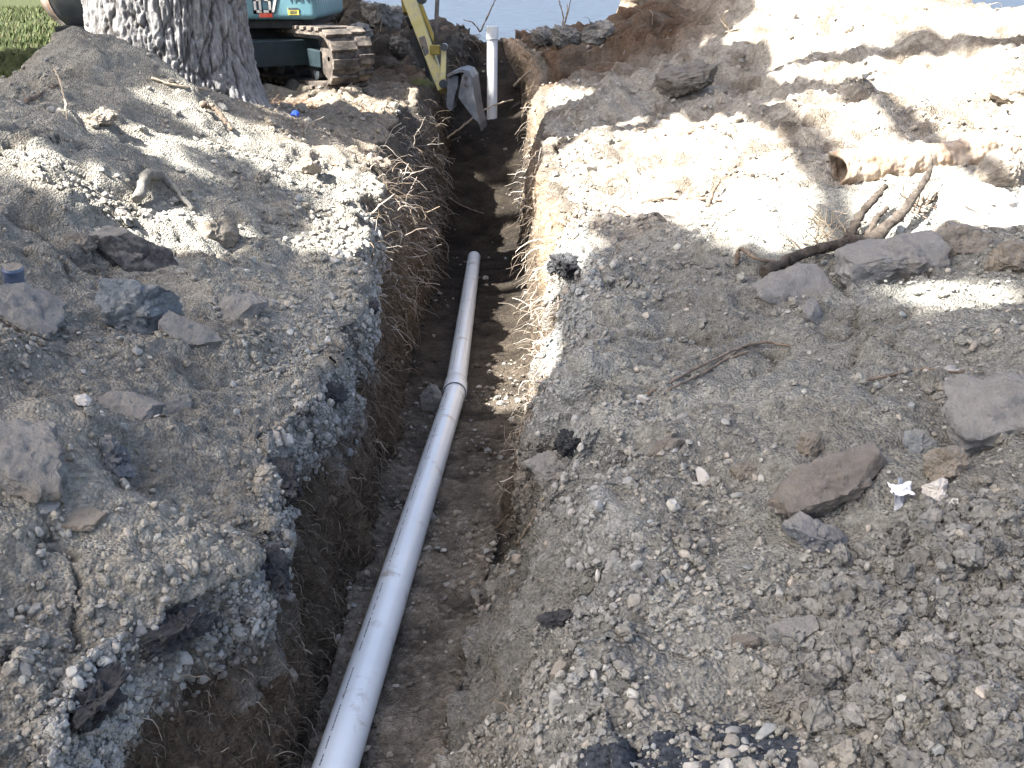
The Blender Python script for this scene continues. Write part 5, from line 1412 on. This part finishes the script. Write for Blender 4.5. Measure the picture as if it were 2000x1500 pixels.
def inside(px, py, poly):
    res = np.zeros(px.shape, bool); n = len(poly)
    for i in range(n):
        x1, y1 = poly[i]; x2, y2 = poly[(i + 1) % n]
        cnd = (y1 > py) != (y2 > py)
        with np.errstate(divide='ignore', invalid='ignore'):
            xi = (x2 - x1) * (py - y1) / (y2 - y1 + 1e-12) + x1
        res ^= cnd & (px < xi)
    return res
# exposed old driveway surface, bottom right: a thin crust lying on the ground
ap = inside(pxx, pyy, [(1105, 1530), (1150, 1462), (1225, 1440), (1320, 1428), (1430, 1412), (1530, 1420), (1575, 1450), (1560, 1500), (1560, 1640), (1090, 1640)]) & (dep > .8) & (dep < 3)
ai = np.nonzero(ap)[0]; ak = fbm(co[ai].astype(float), 11.0, 4, 333) > -.42; ap[ai[~ak]] = False
apg = ap.reshape(NR, NC); full = apg[:-1, :-1] & apg[:-1, 1:] & apg[1:, 1:] & apg[1:, :-1]
aq = quads.reshape(NR - 1, NC - 1, 4)[full]
used, inv = np.unique(aq.ravel(), return_inverse=True)
av = co[used].astype(float); av = av + Nd[used] * (.005 + .006 * np.clip(fbm(av, 90.0, 3, 335), -.4, 1) + .003 * fbm(av, 30.0, 2, 337))[:, None]
pa = link('asphalt_patch', mesh_np('asphalt_patch', av, inv.reshape(-1, 4)), M['asphalt_bare'])
sm_ = pa.modifiers.new('thick', 'SOLIDIFY'); sm_.thickness = .015; sm_.offset = -1
tag(pa, 'patch of bare dark blue-grey asphalt showing through gravel at the bottom edge', 'asphalt', g_a)
# ground vertices that the view reaches, labelled sunlit or shaded
vz = ivx[co[ivx, 1] < 13.0]
gx_, gy_, gd_ = pxx[vz], pyy[vz], dep[vz]
bx = np.clip((gx_ + 260) // 10, 0, 259).astype(int); by = np.clip((gy_ + 60) // 10, 0, 179).astype(int)
zb = np.full((260, 180), 99.0); np.minimum.at(zb, (bx, by), gd_)
vis = gd_ < zb[bx, by] + .5 + .10 * gd_
vz, gx_, gy_ = vz[vis], gx_[vis], gy_[vis]
wl_m = np.zeros(len(vz), bool)
for poly in LIT: wl_m |= inside(gx_, gy_, poly)
for poly in SHADE_IN: wl_m &= ~inside(gx_, gy_, poly)
wp = co[vz].astype(float)
# sunlit face of the trunk and machine
ext_pts = []
for zt in np.arange(.55, 1.6, .04):
    for a in np.radians(np.arange(185, 300, 6)):
        ext_pts.append((TREE.x + .5 * math.cos(a), TREE.y + .5 * math.sin(a), zt))
ext_pts = np.array(ext_pts)
dap = fbm(ext_pts, 3.0, 2, 66) > -.28
CELL = .055
U = uv(wp); u0 = U.min(0) - 1.0; span = np.ceil((U.max(0) + 1.0 - u0) / CELL).astype(int) + 1
lit_g = np.zeros(span, bool); sh_g = np.zeros(span, bool)
def cells(Uv): return np.clip(((Uv - u0) / CELL).astype(int), 0, span - 1)
ci = cells(U[wl_m]); lit_g[ci[:, 0], ci[:, 1]] = True
ce = cells(uv(ext_pts[dap])); lit_g[ce[:, 0], ce[:, 1]] = True
ci = cells(U[~wl_m]); sh_g[ci[:, 0], ci[:, 1]] = True
def dil(g, k=1):
    for _ in range(k):
        h_ = g.copy(); h_[1:] |= g[:-1]; h_[:-1] |= g[1:]; h_[:, 1:] |= g[:, :-1]; h_[:, :-1] |= g[:, 1:]; g = h_
    return g
def ero(g, k=1): return ~dil(~g, k)
lit_g = ero(dil(lit_g, 2), 2)
obj_pts = [P(x, y, 9.5) for x in range(795, 985, 6) for y in range(-10, 240, 6)] + [P(x, y, 10.4) for x in range(945, 985, 5) for y in range(40, 230, 6)]
co_ = cells(uv(np.array([list(p_) for p_ in obj_pts]))); lit_g[co_[:, 0], co_[:, 1]] = False; sh_g[co_[:, 0], co_[:, 1]] = True
obj_pts = [P(x, y, 8.5) for x in range(490, 735, 6) for y in range(-40, 190, 6) if not (600 < x < 700 and 70 < y < 92)] + [P(x, y, 8.3) for x in range(20, 195, 6) for y in range(-20, 80, 6)]
co_ = cells(uv(np.array([list(p_) for p_ in obj_pts]))); sh_g[co_[:, 0], co_[:, 1]] = True
sh_g = ero(dil(sh_g, 3), 2) & ~dil(lit_g, 1)
lit_block = lit_g.copy()
wedge = inside(gx_, gy_, LIT[2]); wg = np.zeros_like(lit_g); cw_ = cells(uv(wp[wedge])); wg[cw_[:, 0], cw_[:, 1]] = True
lit_block |= dil(ero(dil(wg, 2), 2), 2)
# crown volume: clumps on limbs above the trunk
CR = np.array([-5.2, 4.0, 8.6]); CRR = np.array([4.6, 6.0, 3.2])
rc = np.random.default_rng(404)
def in_crown(p): return (((p - CR) / CRR) ** 2).sum(-1) < 1
ncl = 520
cc = []
while len(cc) < ncl:
    p = CR + CRR * rc.uniform(-1, 1, 3)
    if in_crown(p[None])[0]: cc.append(p)
cc = np.array(cc)
lp = (cc[:, None] + rc.normal(size=(ncl, 46, 3)) * .34).reshape(-1, 3)
# plus leaves along the sun's path over ground that lies in shade, so that it is covered
si = np.argwhere(sh_g)
base_uv = (si + .5) * CELL + u0
for rep in range(3):
    jit = base_uv + rc.uniform(-.03, .03, base_uv.shape)
    t0 = rc.uniform(7.0, 13.0, len(jit))
    p = jit[:, :1] * e1 + jit[:, 1:] * e2 + t0[:, None] * s
    lp = np.concatenate([lp, p])
LU = cells(uv(lp)); rawu = (uv(lp) - u0) / CELL
inb = (rawu >= 0).all(1) & (rawu < span).all(1)
keep = ~(inb & lit_block[LU[:, 0], LU[:, 1]])
lp = lp[keep]
n = len(lp)
sz = rc.uniform(.045, .075, n)
nd = rc.normal(size=(n, 3)); nd[:, 2] = np.abs(nd[:, 2]) + .3; nd += s * .8; nd /= np.linalg.norm(nd, axis=1, keepdims=True)
ta = np.cross(nd, rc.normal(size=(n, 3))); ta /= np.linalg.norm(ta, axis=1, keepdims=True); tb_ = np.cross(nd, ta)
LV = np.stack([lp - ta * sz[:, None] * 1.25, lp + tb_ * sz[:, None] * .8, lp + ta * sz[:, None] * 1.25, lp - tb_ * sz[:, None] * .8], 1).reshape(-1, 3)
crown = link('crown', mesh_np('crown', LV, np.arange(4 * n).reshape(n, 4), False), M['leaf'], tree)
crown['kind'] = 'stuff'
# limbs from trunk top into the crown
trunk_top = TREE + Vector((.11, 0, 5.4))
for k in range(9):
    tgt = Vector(cc[k * 37 % ncl]); midp = trunk_top.lerp(tgt, .5) + Vector((0, 0, .5))
    Q, rad = branch_mesh([trunk_top - Vector((0, 0, .6)), midp, tgt], .20, .04, 900 + k, wob=.15, n=20)
    tube('limb', Q, rad, M['wood'], tree, 10)
print('leaves', n, 'ground verts', len(flat), 'lit cells', int(lit_g.sum()), 'shade cells', int(sh_g.sum()))
